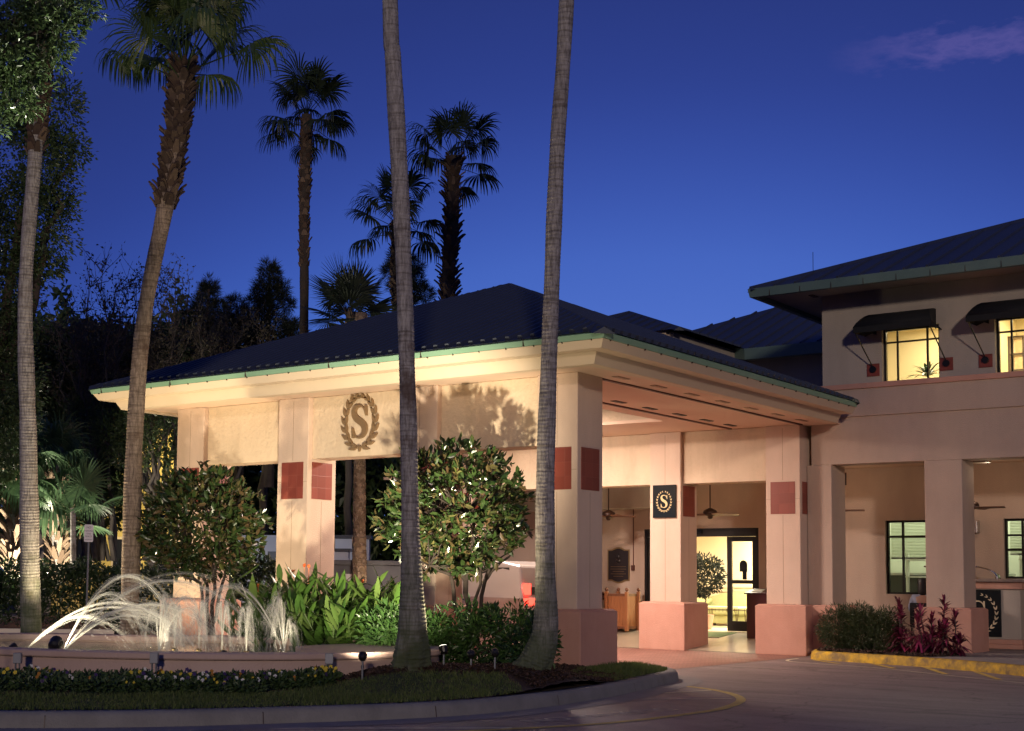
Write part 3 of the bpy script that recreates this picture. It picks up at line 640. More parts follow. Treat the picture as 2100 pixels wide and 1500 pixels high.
# lobby
lob_w = mat('lobby_wall', (.78, .68, .48), .7, (.82, .72, .52), 1.2)
lob_f = mat('lobby_floor', (.62, .52, .36), .3)
lb = MB(); lb.box(15.4, 15.5, 1.2, 7.2, .25, 3.3); lb.box(11.22, 15.4, 1.2, 1.3, .25, 3.3); lb.box(11.22, 15.4, 7.1, 7.2, .25, 3.3); lb.box(11.22, 15.5, 1.2, 7.2, 3.3, 3.4)
lb.box(13.3, 13.5, 1.3, 2.35, .25, 3.3)
lb.build('lobby', lob_w, hot)
mb = MB(); mb.box(11.0, 15.5, 1.2, 7.2, .20, .293); mb.build('lobby_floor', lob_f, hot)
mb = MB(); mb.box(15.36, 15.4, 1.3, 7.1, 1.12, 1.17); mb.box(15.37, 15.4, 1.3, 7.1, 1.22, 1.25); mb.box(15.37, 15.4, 1.3, 7.1, .29, .42); mb.box(13.26, 13.3, 1.3, 2.35, 1.12, 1.17); mb.build('dado_rail', fascia_m, hot)
light('AREA', (13.4, 4.2, 3.25), 1700, (1.0, .88, .66), (3.0, 4.0), aim=(13.4, 4.2, 0))
door = MB()
door.box(11.02, 11.14, 2.31, 2.37, .29, 2.54); door.box(11.02, 11.14, 5.05, 5.11, .29, 2.54); door.box(11.0, 11.16, 2.37, 5.05, 2.36, 2.54)
dr = door.build('door_frame', frame_dk, hot)
for ya, yb in [(2.37, 3.08), (4.34, 5.05)]:
    mb = MB(); x = 11.05
    mb.box(x, x+.05, ya, ya+.11, .30, 2.355); mb.box(x, x+.05, yb-.11, yb, .30, 2.355); mb.box(x+.002, x+.048, ya+.11, yb-.11, .30, .52); mb.box(x+.002, x+.048, ya+.11, yb-.11, 2.25, 2.355); mb.box(x+.002, x+.048, ya+.11, yb-.11, 1.33, 1.41)
    lf = mb.build('door', frame_dk, hot)
    mb = MB(); mb.add([(x+.025, ya+.1, .5), (x+.025, yb-.1, .5), (x+.025, yb-.1, 2.27), (x+.025, ya+.1, 2.27)], [(0, 3, 2, 1)]); mb.build('pane', glass_m, lf)
    if ya < 3:
        mb = MB(); extrude(mb, [(.09*math.cos(t), .09*math.sin(t)) for t in np.linspace(0, math.pi, 10)]+[(-.09, -.16), (.09, -.16)], on_front(x+.02, 2.70, 1.75), 0, .002); mb.box(x+.012, x+.018, 2.62, 2.72, 1.42, 1.62); mb.build('door_sticker', black_g, lf)
mb = MB(); mb.box(10.92, 10.999, 3.64, 3.78, 2.42, 2.52); mb.box(10.90, 10.92, 3.67, 3.75, 2.44, 2.50); bevel(mb.build('door_sensor', black_g, hot), .008)
mb = MB(); mb.box(10.985, 11.0, 5.385, 5.40, 1.72, 3.1); mb.box(10.95, 11.0, 5.36, 5.43, 1.60, 1.72); mb.build('switch_box', dark_red_m, hot)
mb = MB(); mb.box(10.985, 11.003, .33, .55, 3.40, 3.66)
for k in range(6): mb.box(10.97, 10.986, .35, .53, 3.42+k*.04, 3.435+k*.04)
mb.build('wall_vent', vent_dk, hot)
mb = MB(); mb.box(10.80, 10.999, -2.36, -2.04, 2.38, 2.62)
for k in range(5): mb.box(10.79, 10.801, -2.33, -2.07, 2.41+k*.035, 2.425+k*.035)
bevel(mb.build('wall_speaker', steel, hot), .01)
# upper storey
UX = 9.0
W1, W2, W3 = (-2.28, -1.19, 5.10, 6.23), (-4.40, -3.29, 5.10, 6.23), (-6.5, -5.4, 5.10, 6.23)
mb = MB(); wall_x(mb, UX, UX+.22, -9, 0, 4.9, 7.12, [W1, W2, W3]); mb.box(UX+.22, 16, -.2, 0, 4.9, 7.12); mb.build('upper_wall', stucco_g, hot)
upr = mat('office_wall', (.70, .60, .40), .8)
rm = MB(); rm.box(11.6, 11.7, -9, -.2, 4.9, 7.1); rm.box(9.22, 11.6, -9, -.2, 6.62, 6.68); rm.box(9.22, 11.6, -9, -.2, 4.9, 4.98); rm.box(9.22, 11.6, -2.95, -2.88, 4.98, 6.62); rm.box(9.22, 11.6, -4.95, -4.9, 4.98, 6.62)
rm.build('office', upr, hot)
ceil_lamp = glow('office_lamp', (1.0, .90, .62), 7.0)
for yc in (-1.5, -3.9): 
    mb = MB(); mb.box(10.0, 11.0, yc-.35, yc+.35, 6.60, 6.622); mb.build('office_light', ceil_lamp, hot)
    light('AREA', (10.5, yc, 6.58), 50, (1.0, .84, .52), (1.0, .7), aim=(10.5, yc, 0))
for w in (W1, W2, W3):
    wd = window(hot, 'window', UX+.10, w[0], w[1], w[2], w[3], [w[1]-.26, w[1]-.83], [5.97], mu=.016)
    mb = MB(); mb.box(UX-.02, UX+.09, w[0]-.04, w[1]+.04, 5.06, 5.098); mb.build('sill', stucco_b, wd)
canvas = mat('awning_canvas', (.006, .007, .008), .85, (.012, .013, .014), 8)
for w in (W1, W2, W3):
    ya, yb = w[0]-.06, w[1]+.32
    mb = MB(); mb.smooth = True; N = 7; V = []
    for i in range(N):
        t = i/(N-1)*math.pi/2; xx = UX-.62*math.sin(t); zz = 6.20+.31*math.cos(t); gsh = .22*math.cos(t)
        V += [(xx, ya+gsh*.5, zz), (xx, yb-gsh, zz)]
    mb.add(V, [(2*i, 2*i+1, 2*i+3, 2*i+2) for i in range(N-1)])
    b0 = len(V); xs = UX-.62
    mb.smooth = False
    mb.add([(xs, ya, 6.20), (xs, yb, 6.20), (xs, yb, 6.09), (xs, ya, 6.09)], [(0, 1, 2, 3)])
    for s in (0, 1):
        mb.add([V[2*i+s] for i in range(N)]+[(UX, V[s][1], 6.13)], [tuple(range(N+1))])
        mb.add([V[2*(N-1)+s], (xs, (ya, yb)[s], 6.09), (UX, (ya, yb)[s], 6.11), (UX, V[s][1], 6.2)], [(0, 1, 2, 3)])
    aw = mb.build('awning', canvas, hot)
    aw.modifiers.new('thick', 'SOLIDIFY').thickness = .012
    for y in (ya+.03, yb-.03):
        mb = MB(); yy = y+(-.10 if y < w[0]+.1 else -.12); mb.tube([(xs+.01, y, 6.10), (UX-.03, yy, 5.50)], .012, 6); mb.build('awning_arm', frame_dk, aw)
        mb = MB(); mb.box(UX-.02, UX+.001, yy-.12, yy+.12, 5.33, 5.57); t = mb.build('accent_tile', tile_m, hot)
        mb = MB(); mb.tube([(UX-.05, yy, 5.46), (UX-.018, yy, 5.46)], .065, 12); mb.build('arm_boss', frame_dk, t)
# its roof
EX, EY, EZ = 7.9, 1.02, 7.06
hp_dir = np.array([1, -1, .40])
R0 = np.array([EX, EY, EZ+.02]); R1 = R0+hp_dir*4.6; R2 = np.array([R1[0], -14, R1[2]]); R3 = np.array([EX, -14, EZ+.02]); R4 = np.array([16, EY, EZ+.02]); 
rf = MB(); rf.add([R0, R3, R2, R1], [(0, 1, 2, 3)]); ribs(rf, [R0, R3, R2, R1], R0, R3, .42, w=.05, h=.04)
rf.add([R0, R1, R4], [(0, 1, 2)]); ribs(rf, [R0, R1, R4], R0, R4, .42, w=.05, h=.04); rf.add([R1, R2, (16, -14, EZ+.02), R4], [(0, 1, 2, 3)])
r2 = rf.build('upper_roof', roof_m, hot)
hc = MB(); ridge_cap(hc, R0, R1, .12, .05); ridge_cap(hc, R1, R2, .12, .05); hc.build('hip_cap', roof_m, r2)
mb = MB(); mb.tube([R0+hp_dir*.92, R0+hp_dir*.92+np.array([0, 0, .42])], .006, 5); mb.build('lightning_rod', frame_dk, r2)
mb = MB(); mb.hexa([(EX, EY, EZ-.15), (EX+.1, EY-.1, EZ-.15), (EX+.1, -14, EZ-.15), (EX, -14, EZ-.15)], [(EX-.03, EY+.03, EZ+.015), (EX+.1, EY-.1, EZ+.015), (EX+.1, -14, EZ+.015), (EX-.03, -14, EZ+.015)])
mb.hexa([(EX, EY, EZ-.15), (16, EY, EZ-.15), (16, EY-.1, EZ-.15), (EX+.1, EY-.1, EZ-.15)], [(EX-.03, EY+.03, EZ+.015), (16, EY+.03, EZ+.015), (16, EY-.1, EZ+.015), (EX+.1, EY-.1, EZ+.015)])
jj = mb; jj.cur = 1
for y in np.arange(.6, -9, -.62): jj.box(EX-.02, EX+.005, y-.005, y+.005, EZ-.15, EZ+.017)
jj.build('upper_gutter', [gutter_d, vent_dk], hot)
mb = MB(); mb.box(EX+.1, UX+.02, -14, EY-.1, 7.00, 7.03); mb.box(UX, 16, 0, EY-.1, 7.0, 7.03); mb.build('upper_soffit', stucco_g, hot)
mb = MB(); mb.box(8.72, 8.98, .06, .16, 6.985, 7.0); mb.build('soffit_vent', vent_dk, hot)

# roofs of the rear wing
rw = thing('rear_wing', 'dark rear hotel wing whose blue metal roofs show behind the canopy', 'building', (15, 5, 0))
EXB = 13.2; zB = pX(1528, 716, EXB)[2]
n0 = np.array([EXB, 0, zB]); nB = np.array([-.42, 0, 1.0])
def onB(u, v):
    q = FWD + RT*(u-PX)/FPX - UP*(v-PY)/FPX; t = ((n0-CAM)@nB)/(q@nB); return CAM+q*t
e_l, e_m, e_r = onB(1407, 702), pX(1528, 716, EXB), pX(1760, 690, EXB); e_r[2] = e_m[2] = zB
top_l, top_r = onB(1404, 682), onB(1595, 629); far_r = onB(1760, 586)
rf = MB(); P = [e_m, e_r, far_r, top_r, top_l, e_l]; rf.add(P, [tuple(range(6))]); ribs(rf, P, e_m, e_r, .42, w=.05, h=.04)
rf.add([top_l, top_r, far_r, far_r+np.array([4, 0, -1.6]), top_l+np.array([4, 0, -1.6])], [(0, 1, 2, 3, 4)])
r3 = rf.build('roof', roof_m, rw)
mb = MB()
for p, q in [(e_l, e_m), (e_m, e_r)]:
    mb.hexa([p+np.array([-.02, 0, -.26]), q+np.array([-.02, 0, -.26]), q+np.array([.15, 0, -.26]), p+np.array([.15, 0, -.26])], [p+np.array([-.05, 0, .0]), q+np.array([-.05, 0, .0]), q+np.array([.15, 0, .0]), p+np.array([.15, 0, .0])])
mb.build('gutter', gutter_d, rw)
mb = MB(); mb.box(EXB+.5, EXB+.8, e_r[1]-1, e_m[1], 3.5, zB-.2); w0 = e_l; mb.hexa([(EXB+.5, e_m[1], 3.5), (EXB+.8, e_m[1], 3.5), (w0[0]+.6, w0[1], 3.5), (w0[0]+.3, w0[1], 3.5)], [(EXB+.5, e_m[1], zB-.2), (EXB+.8, e_m[1], zB-.2), (w0[0]+.6, w0[1], w0[2]-.2), (w0[0]+.3, w0[1], w0[2]-.2)]); mb.build('wall', stucco_g, rw)
ap = px(1290, 641, 35.0); hb = 3.0; zb = ap[2]-1.15
cs = [ap+np.array([sx*hb, sy*hb, 0]) for sx, sy in ((-1, -1), (1, -1), (1, 1), (-1, 1))]
for c in cs: c[2] = zb
rf = MB()
for i in range(4):
    p, q = cs[i], cs[(i+1) % 4]; rf.add([p, q, ap], [(0, 1, 2)]); ribs(rf, [p, q, ap], p, q, .42, w=.05, h=.04)
r4 = rf.build('tower_roof', roof_m, rw)
hc = MB()
for c in cs: ridge_cap(hc, c, ap, .12, .04)
hc.build('hip_cap', roof_m, r4)
mb = MB(); mb.box(cs[0][0]+.3, cs[2][0]-.3, cs[0][1]+.3, cs[2][1]-.3, 3.0, zb-.02); mb.build('tower_wall', stucco_g, rw)
pc = px(1380, 697, 32.0)
mb = MB(); mb.box(pc[0]-.9, pc[0]+.5, pc[1]-.3, pc[1]+.55, 4.6, pc[2]+.09); bevel(mb.build('roof_curb', fascia_m, rw), .02)
# ------------------------------------------------------------------ plant materials
def leafm(name, a, b, c, rough=.45, tr=.2, spec=.5): return mat(name, a, rough, b, island=True, col3=c, transl=tr, spec=spec)
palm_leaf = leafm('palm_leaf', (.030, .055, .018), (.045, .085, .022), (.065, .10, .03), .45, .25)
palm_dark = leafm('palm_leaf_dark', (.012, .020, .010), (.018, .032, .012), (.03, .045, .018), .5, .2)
sabal_leaf = leafm('sabal_leaf', (.05, .10, .05), (.07, .13, .06), (.09, .16, .07), .42, .3)
mag_leaf = mat('magnolia_leaf', (.024, .050, .014), .24, (.045, .080, .022), island=[0, .62, 1.0], col3=(.13, .085, .04), transl=.14, spec=.7)
mag_young = leafm('magnolia_young_leaf', (.16, .19, .05), (.20, .20, .07), (.12, .16, .04), .35, .3)
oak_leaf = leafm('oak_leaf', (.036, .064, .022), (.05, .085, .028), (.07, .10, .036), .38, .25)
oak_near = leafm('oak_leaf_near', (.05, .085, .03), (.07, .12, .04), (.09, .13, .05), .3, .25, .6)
twig_leaf = leafm('twig_leaf', (.075, .066, .038), (.095, .088, .05), (.115, .10, .06), .55, .25)
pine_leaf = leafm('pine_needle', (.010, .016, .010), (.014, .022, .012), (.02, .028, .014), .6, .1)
shrub_leaf = leafm('shrub_leaf', (.022, .055, .014), (.032, .075, .018), (.048, .095, .025), .32, .2)
hedge_leaf = leafm('hedge_leaf', (.020, .042, .016), (.028, .055, .020), (.045, .07, .028), .35, .2)
canna_leaf = mat('canna_leaf', (.045, .105, .020), .34, (.065, .135, .025), island=[0, .45, .86, 1.0], col3=(.10, .16, .04), transl=.3)
cordy_leaf = leafm('cordyline_leaf', (.16, .02, .05), (.09, .016, .032), (.45, .06, .17), .35, .3)
podo_leaf = leafm('podocarpus_leaf', (.030, .050, .016), (.045, .065, .022), (.06, .08, .03), .45, .2)
orange_fl = mat('flower_orange', (.70, .16, .04), .6, transl=.3)
bark_m = mat('bark_grey', (.06, .05, .042), .9, (.11, .095, .08), 5, bump=.8, bscale=25, stretch=(1, 1, .3))
bark_dk = mat('bark_dark', (.035, .026, .020), .9, (.06, .045, .035), 6, bump=.6, bscale=30)
boot_m = mat('palm_boot', (.085, .052, .034), .85, (.045, .028, .020), island=True, col3=(.16, .11, .075))
boot_s = mat('sabal_boot', (.20, .14, .09), .85, (.12, .08, .05), island=True, col3=(.30, .22, .15))
stem_g = mat('stem_green', (.06, .10, .03), .5)
def palm_bark(name, a, b, moss=False):
    m = mat(name, a, .9, b, 7, bump=.5, bscale=70, stretch=(1, 1, .35), contrast=.8)
    t = m.node_tree; bs = t.nodes['Principled BSDF']; L = t.links.new; g = t.nodes.new('ShaderNodeNewGeometry')
    # fine vertical cracks and ring scars
    mp = t.nodes.new('ShaderNodeMapping'); mp.inputs['Scale'].default_value = (14, 14, 2.2); L(g.outputs['Position'], mp.inputs[0])
    v = t.nodes.new('ShaderNodeTexNoise'); v.inputs['Scale'].default_value = 2.5; v.inputs['Detail'].default_value = 8; v.inputs['Roughness'].default_value = .75; L(mp.outputs[0], v.inputs['Vector'])
    r = t.nodes.new('ShaderNodeValToRGB'); r.color_ramp.elements[0].position = .38; r.color_ramp.elements[0].color = (.35, .33, .32, 1); r.color_ramp.elements[1].position = .58; r.color_ramp.elements[1].color = (1.1, 1.08, 1.05, 1); L(v.outputs['Fac'], r.inputs[0])
    src = bs.inputs['Base Color'].links[0].from_socket
    m1 = t.nodes.new('ShaderNodeMixRGB'); m1.blend_type = 'MULTIPLY'; m1.inputs[0].default_value = .85; L(src, m1.inputs[1]); L(r.outputs[0], m1.inputs[2])
    mr = t.nodes.new('ShaderNodeMapping'); mr.inputs['Scale'].default_value = (2.2, 2.2, 30); L(g.outputs['Position'], mr.inputs[0])
    nr_ = t.nodes.new('ShaderNodeTexNoise'); nr_.inputs['Scale'].default_value = 1.0; nr_.inputs['Detail'].default_value = 4; L(mr.outputs[0], nr_.inputs['Vector'])
    rr = t.nodes.new('ShaderNodeValToRGB'); rr.color_ramp.elements[0].position = .36; rr.color_ramp.elements[0].color = (.58, .56, .54, 1); rr.color_ramp.elements[1].position = .5; rr.color_ramp.elements[1].color = (1, 1, 1, 1); L(nr_.outputs['Fac'], rr.inputs[0])
    mq = t.nodes.new('ShaderNodeMixRGB'); mq.blend_type = 'MULTIPLY'; mq.inputs[0].default_value = .9; L(m1.outputs[0], mq.inputs[1]); L(rr.outputs[0], mq.inputs[2]); col = mq.outputs[0]
    # big blotches: patches of torn brown fibre
    n3 = t.nodes.new('ShaderNodeTexNoise'); n3.inputs['Scale'].default_value = .9; n3.inputs['Detail'].default_value = 6; n3.inputs['Roughness'].default_value = .7; L(g.outputs['Position'], n3.inputs['Vector'])
    r4 = t.nodes.new('ShaderNodeValToRGB'); r4.color_ramp.elements[0].position = .56; r4.color_ramp.elements[0].color = (0, 0, 0, 1); r4.color_ramp.elements[1].position = .66; r4.color_ramp.elements[1].color = (.75, .75, .75, 1); L(n3.outputs['Fac'], r4.inputs[0])
    mb_ = t.nodes.new('ShaderNodeMixRGB'); L(r4.outputs[0], mb_.inputs[0]); L(col, mb_.inputs[1]); mb_.inputs[2].default_value = (.085, .045, .028, 1); col = mb_.outputs[0]
    if moss:
        sp = t.nodes.new('ShaderNodeSeparateXYZ'); L(g.outputs['Position'], sp.inputs[0])
        n2 = t.nodes.new('ShaderNodeTexNoise'); n2.inputs['Scale'].default_value = 4; n2.inputs['Detail'].default_value = 6; L(g.outputs['Position'], n2.inputs['Vector'])
        ad = t.nodes.new('ShaderNodeMath'); ad.operation = 'MULTIPLY_ADD'; ad.inputs[1].default_value = 2.2; L(n2.outputs['Fac'], ad.inputs[0]); L(sp.outputs['Z'], ad.inputs[2])
        r3 = t.nodes.new('ShaderNodeMapRange'); r3.inputs[1].default_value = 1.6; r3.inputs[2].default_value = 3.1; r3.inputs[3].default_value = .85; r3.inputs[4].default_value = 0; L(ad.outputs[0], r3.inputs[0])
        m2 = t.nodes.new('ShaderNodeMixRGB'); L(r3.outputs[0], m2.inputs[0]); L(col, m2.inputs[1]); m2.inputs[2].default_value = (.05, .075, .025, 1); col = m2.outputs[0]
    L(col, bs.inputs['Base Color']); return m
bark_palm = palm_bark('palm_bark', (.27, .205, .15), (.38, .30, .235))
bark_moss = palm_bark('palm_bark_mossy', (.34, .32, .31), (.47, .45, .43), True)

# ------------------------------------------------------------------ leaves in bulk
def frames(d, roll=None, n=None):
    d = d/np.linalg.norm(d, axis=1)[:, None]; n = len(d)
    r = RNG.normal(0, 1, (n, 3)); s = np.cross(d, r); s /= np.linalg.norm(s, axis=1)[:, None]+1e-9
    return d, s, np.cross(s, d)
LEAF4 = (np.array([(0, 0, 0), (.5, -.5, .10), (1, 0, -.06), (.5, .5, .10)]), np.array([(0, 1, 2, 3)]))
LEAF6 = (np.array([(0, 0, 0), (.28, -.42, .07), (.68, -.40, .06), (1, 0, -.10), (.68, .40, .06), (.28, .42, .07), (.5, 0, -.03)]), np.array([(0, 1, 2, 6), (6, 2, 3, 4), (0, 6, 4, 5)]))
def leaves(mb, P, D, L, wr, tmpl=LEAF4, up=None):
    """one leaf at each P along D, length L, width wr*L; up: preferred facing"""
    n = len(P); d = D/(np.linalg.norm(D, axis=1)[:, None]+1e-9)
    r = RNG.normal(0, 1, (n, 3))
    if up is not None: r = r*.55+np.array(up)
    s = np.cross(d, r); s /= np.linalg.norm(s, axis=1)[:, None]+1e-9; q = np.cross(s, d)
    T, F = tmpl; L = np.broadcast_to(L, (n,)); 
    V = P[:, None, :]+(T[None, :, 0:1]*d[:, None, :]+T[None, :, 1:2]*wr*s[:, None, :]+T[None, :, 2:3]*q[:, None, :])*L[:, None, None]
    k = len(T); mb.np_add(V.reshape(-1, 3), (np.arange(n)[:, None, None]*k+F[None]).reshape(-1, F.shape[1]))
def ball(n, shell=.0):
    v = RNG.normal(0, 1, (n, 3)); v /= np.linalg.norm(v, axis=1)[:, None]
    return v*(shell+(1-shell)*RNG.random(n)[:, None]**(1/3))
def clump_crown(mb, c, r, n_clump, per, leaf, wr=.42, tmpl=LEAF4, cl_r=.25, shell=.55, squash=1.0, up=None, flat=0.0):
    """leaf clumps spread over the crown's volume, denser outside, gaps between"""
    C = ball(n_clump, shell)*np.array(r)+np.array(c); R = cl_r*RNG.uniform(.55, 1.25, n_clump)
    k = (per*RNG.uniform(.4, 1.5, n_clump)).astype(int)
    idx = np.repeat(np.arange(n_clump), k); off = ball(len(idx), .2)*np.array([1, 1, squash])
    P = C[idx]+off*R[idx][:, None]
    out = (C-np.array(c)); D = off+.5*out[idx]/np.linalg.norm(r)*1.7+RNG.normal(0, .35, (len(idx), 3)); D[:, 2] -= flat
    leaves(mb, P, D, leaf*RNG.uniform(.65, 1.25, len(idx)), wr, tmpl, up)
    return C
def limb(mb, a, b, r0, r1, wob=.06, n=6, k=7):
    a, b = np.array(a, float), np.array(b, float); L = np.linalg.norm(b-a); P = []
    for i in range(n+1):
        t = i/n; P.append(a+(b-a)*t+RNG.normal(0, wob*L*math.sin(math.pi*t)*.5+1e-6, 3))
    mb.tube(P, np.linspace(r0, r1, n+1), k); return P

# ------------------------------------------------------------------ palms
def fan_leaf(mb, base, d, pet, R, nseg=34, spread=2.3, droop=.5, fused=.5, width=1.0, stem_r=.012, stiff=False):
    """one fan frond: leaf stalk along d, then a blade of nseg folded segments whose free tips hang"""
    d = d/np.linalg.norm(d); g = np.array([0, 0, -1.0])
    side = np.cross(d, [0, 0, 1]); q = np.linalg.norm(side); side = side/q if q > .05 else np.array([1.0, 0, 0]); nrm = np.cross(side, d)
    hub = base+d*pet+g*pet*.10*(1-d[2]); dd = d+g*.28*(1-abs(d[2])); dd /= np.linalg.norm(dd)
    mb.tube([base, base+d*pet*.55+g*pet*.02, hub], [stem_r*1.5, stem_r, stem_r*.8], 5)
    nrm = np.cross(side, dd); V = []; F = []
    rs = np.array([.02, .30, fused, .68, .82, .93, 1.0]); ws = np.array([1, 1, 1, .72, .5, .28, .03])
    for i in range(nseg):
        th = -spread+2*spread*(i+.5)/nseg+RNG.normal(0, .02); Rl = R*(1-.22*abs(th)/spread)*RNG.uniform(.92, 1.06)
        ax = dd*math.cos(th)+side*math.sin(th); ax = ax+nrm*(.18*math.cos(th*1.2)-.08); dth = spread/nseg*.92*width
        tan = -dd*math.sin(th)+side*math.cos(th); b = len(V); jd = droop*RNG.uniform(.7, 1.35)
        p = hub.copy(); r0 = 0
        for r, w in zip(rs, ws):
            wd = min(.97, max(0, (r-fused*.75)/(1-fused*.75))**.8*jd); dv = ax*(1-wd)+g*wd; p = p+dv/np.linalg.norm(dv)*Rl*(r-r0); r0 = r
            hw = Rl*min(r, fused*1.1)*dth*w
            V += [p-tan*hw+nrm*.0, p+tan*hw+nrm*hw*.7]
        F += [(b+2*j, b+2*j+1, b+2*j+3, b+2*j+2) for j in range(len(rs)-1)]
    mb.np_add(np.array(V), np.array(F))
def palm_crown(mb, top, R, n, pet=.75, elev=(-35, 80), droop=.5, nseg=32, ax=(0, 0, 1), stiff=.5, spread=2.2):
    for i in range(n):
        t = (i+.5)/n; el = math.radians(elev[1]+(elev[0]-elev[1])*t**.9+RNG.normal(0, 5)); az = i*2.399+RNG.normal(0, .25)
        d = np.array([math.cos(az)*math.cos(el), math.sin(az)*math.cos(el), math.sin(el)])
        fan_leaf(mb, np.array(top)+np.array([0, 0, RNG.uniform(-.15, .1)])-np.array([0, 0, .25*t]), d, pet*R*RNG.uniform(.8, 1.1), R*RNG.uniform(.8, 1.05), nseg, spread, droop*RNG.uniform(.7, 1.3)*(1.25-.6*math.sin(max(el, 0))), stem_r=.011*R)
def ringed(mb, pts, rads, ring=.05, amp=.013, k=24, lobes=True):
    S = spline(pts, 10); d = np.r_[0, np.cumsum(np.linalg.norm(np.diff(S, axis=0), axis=1))]
    s = np.arange(0, d[-1], ring/2); R = np.interp(s, d[::10] if len(rads) == len(pts) else np.linspace(0, d[-1], len(rads)), rads)
    P = np.stack([np.interp(s, d, S[:, i]) for i in range(3)], 1)
    R = R*(1+.05*np.sin(s*1.7+P[0][0])*np.sin(s*.61+1)+.025*np.sin(s*5.3+P[0][1]))*(1+np.where(np.arange(len(s)) % 2 == 0, amp, -amp)*RNG.uniform(.5, 1.6, len(s)))*(1+RNG.normal(0, .004, len(s)))
    mb.smooth = False; b0 = len(mb.v); mb.tube(P, R, k)
    if lobes:
        z0 = P[0][2]
        for i in range(len(P)):
            f = math.exp(-max(0, P[i][2]-z0)/.28)
            if f < .03: break
            for j in range(k):
                v = np.array(mb.v[b0+i*k+j]); th = 2*math.pi*j/k; mb.v[b0+i*k+j] = tuple(P[i]+(v-P[i])*(1+f*(.12*math.sin(5*th+1)+.07*math.sin(9*th)+.05*RNG.normal())))
    return P, R
def boots(mb, P0, P1, r, n, ln=.22, out=.55, wid=.07):
    """old leaf bases: flat curved stubs standing off the trunk"""
    P0, P1 = np.array(P0, float), np.array(P1, float)
    for i in range(n):
        t = (i+RNG.random())/n; az = i*2.399+RNG.normal(0, .3); c = P0+(P1-P0)*t; o = np.array([math.cos(az), math.sin(az), 0]); s = np.array([-o[1], o[0], 0])
        L = ln*RNG.uniform(.7, 1.3); w = wid*RNG.uniform(.7, 1.2); u = out*RNG.uniform(.5, 1.4)
        a = c+o*r*.85; b = a+o*L*u*.45+np.array([0, 0, L*.5]); e = b+o*L*u*.6+np.array([0, 0, L*.42])
        V = [a-s*w, a+s*w, b+s*w*.8, b-s*w*.8, e+s*w*.45, e-s*w*.45]; th = o*.018
        V = V+[v+np.array([0, 0, -.02])+th for v in V]
        mb.add(V, [(0, 1, 2, 3), (3, 2, 4, 5), (7, 6, 9, 8), (8, 9, 11, 10), (0, 3, 9, 6), (3, 5, 11, 9), (1, 7, 8, 2), (2, 8, 10, 4), (5, 4, 10, 11)])
def fan_palm(name, label, pts, rads, crown_R, n_fr, group, bk, leaf=None, boot_from=None, boot_n=0, ring=.05, droop=.55, pet=.75, nseg=32, elev=(-40, 80), boot_out=.5, crown=True, boot_ln=.22, kind=None):
    pts = [np.array(p, float) for p in pts]; t = thing(name, label, 'palm tree', tuple(pts[0]), group=group)
    mb = MB(); P, R = ringed(mb, pts, rads, ring); mb.build('trunk', bk, t)
    if boot_n:
        i0 = int(len(P)*boot_from[0]); i1 = min(int(len(P)*boot_from[1]), len(P)-1); mb = MB(); m = max(1, (i1-i0)//40)
        for a in range(m):
            ja, jb = i0+(i1-i0)*a//m, i0+(i1-i0)*(a+1)//m; boots(mb, P[ja], P[jb], R[(ja+jb)//2], max(3, boot_n//m), ln=boot_ln, out=boot_out)
        mb.build('leaf_bases', kind or boot_m, t)
    if crown:
        mb = MB(); palm_crown(mb, P[-1], crown_R, n_fr, pet=pet, droop=droop, nseg=nseg, elev=elev); mb.build('crown', leaf or palm_leaf, t)
    return t
# the two bare trunks in the foreground (crowns above the picture)
b3 = np.array([-4.75, -.80, .28]); D3 = np.dot(b3-CAM, FWD)
T3 = [b3, px(846, 1300, D3), px(842, 1100, D3), px(836, 800, D3+.05), px(824, 450, D3+.1), px(806, 120, D3+.1), px(800, 0, D3+.1), px(780, -950, D3+.1)]
fan_palm('fan_palm', 'tall grey palm trunk with a mossy green foot just left of the right magnolia', T3, [.235, .158, .106, .092, .092, .098, .088, .085], 1.5, 26, 'tall bare palm trunks before the canopy', bark_moss, boot_from=(.60, .70), boot_n=26, boot_out=.12, boot_ln=.16, ring=.045)
b4 = np.array([-3.62, -1.62, .26]); D4 = np.dot(b4-CAM, FWD)
T4 = [b4, px(1117, 1300, D4), px(1118, 1150, D4), px(1119, 950, D4), px(1131, 600, D4), px(1143, 300, D4), px(1162, 0, D4), px(1205, -950, D4)]
fan_palm('fan_palm', 'tall grey palm trunk rising in front of the corner column of the canopy', T4, [.22, .150, .118, .104, .088, .090, .086, .082], 1.5, 26, 'tall bare palm trunks before the canopy', bark_moss, ring=.045)
# the two palms at the left
T1 = [px(66, 1335, 23), px(62, 1200, 23), px(58, 900, 23), px(52, 600, 23), px(72, 320, 23), px(92, 80, 23), px(98, -60, 23), px(104, -160, 23)]
fan_palm('fan_palm', 'leftmost palm, shaggy with brown leaf bases above, right side of its trunk lit', T1, [.19, .165, .135, .118, .112, .122, .13, .13], 1.0, 20, 'palms beside the fountain', bark_moss, boot_from=(.68, .98), boot_n=230, boot_out=.5, boot_ln=.17)
T2 = [px(264, 1335, 22), px(268, 1180, 22), px(276, 900, 22), px(296, 650, 22), px(338, 430, 22), px(362, 280, 22), px(380, 130, 22)]
fan_palm('fan_palm', 'leaning palm with large fronds and a shaggy upper trunk beside the canopy', T2, [.16, .145, .135, .125, .12, .13, .15, .14], 1.0, 22, 'palms beside the fountain', bark_palm, boot_from=(.755, 1.0), boot_n=200, boot_out=.62, boot_ln=.16, droop=1.0, elev=(20, 86), nseg=46, pet=1.05)
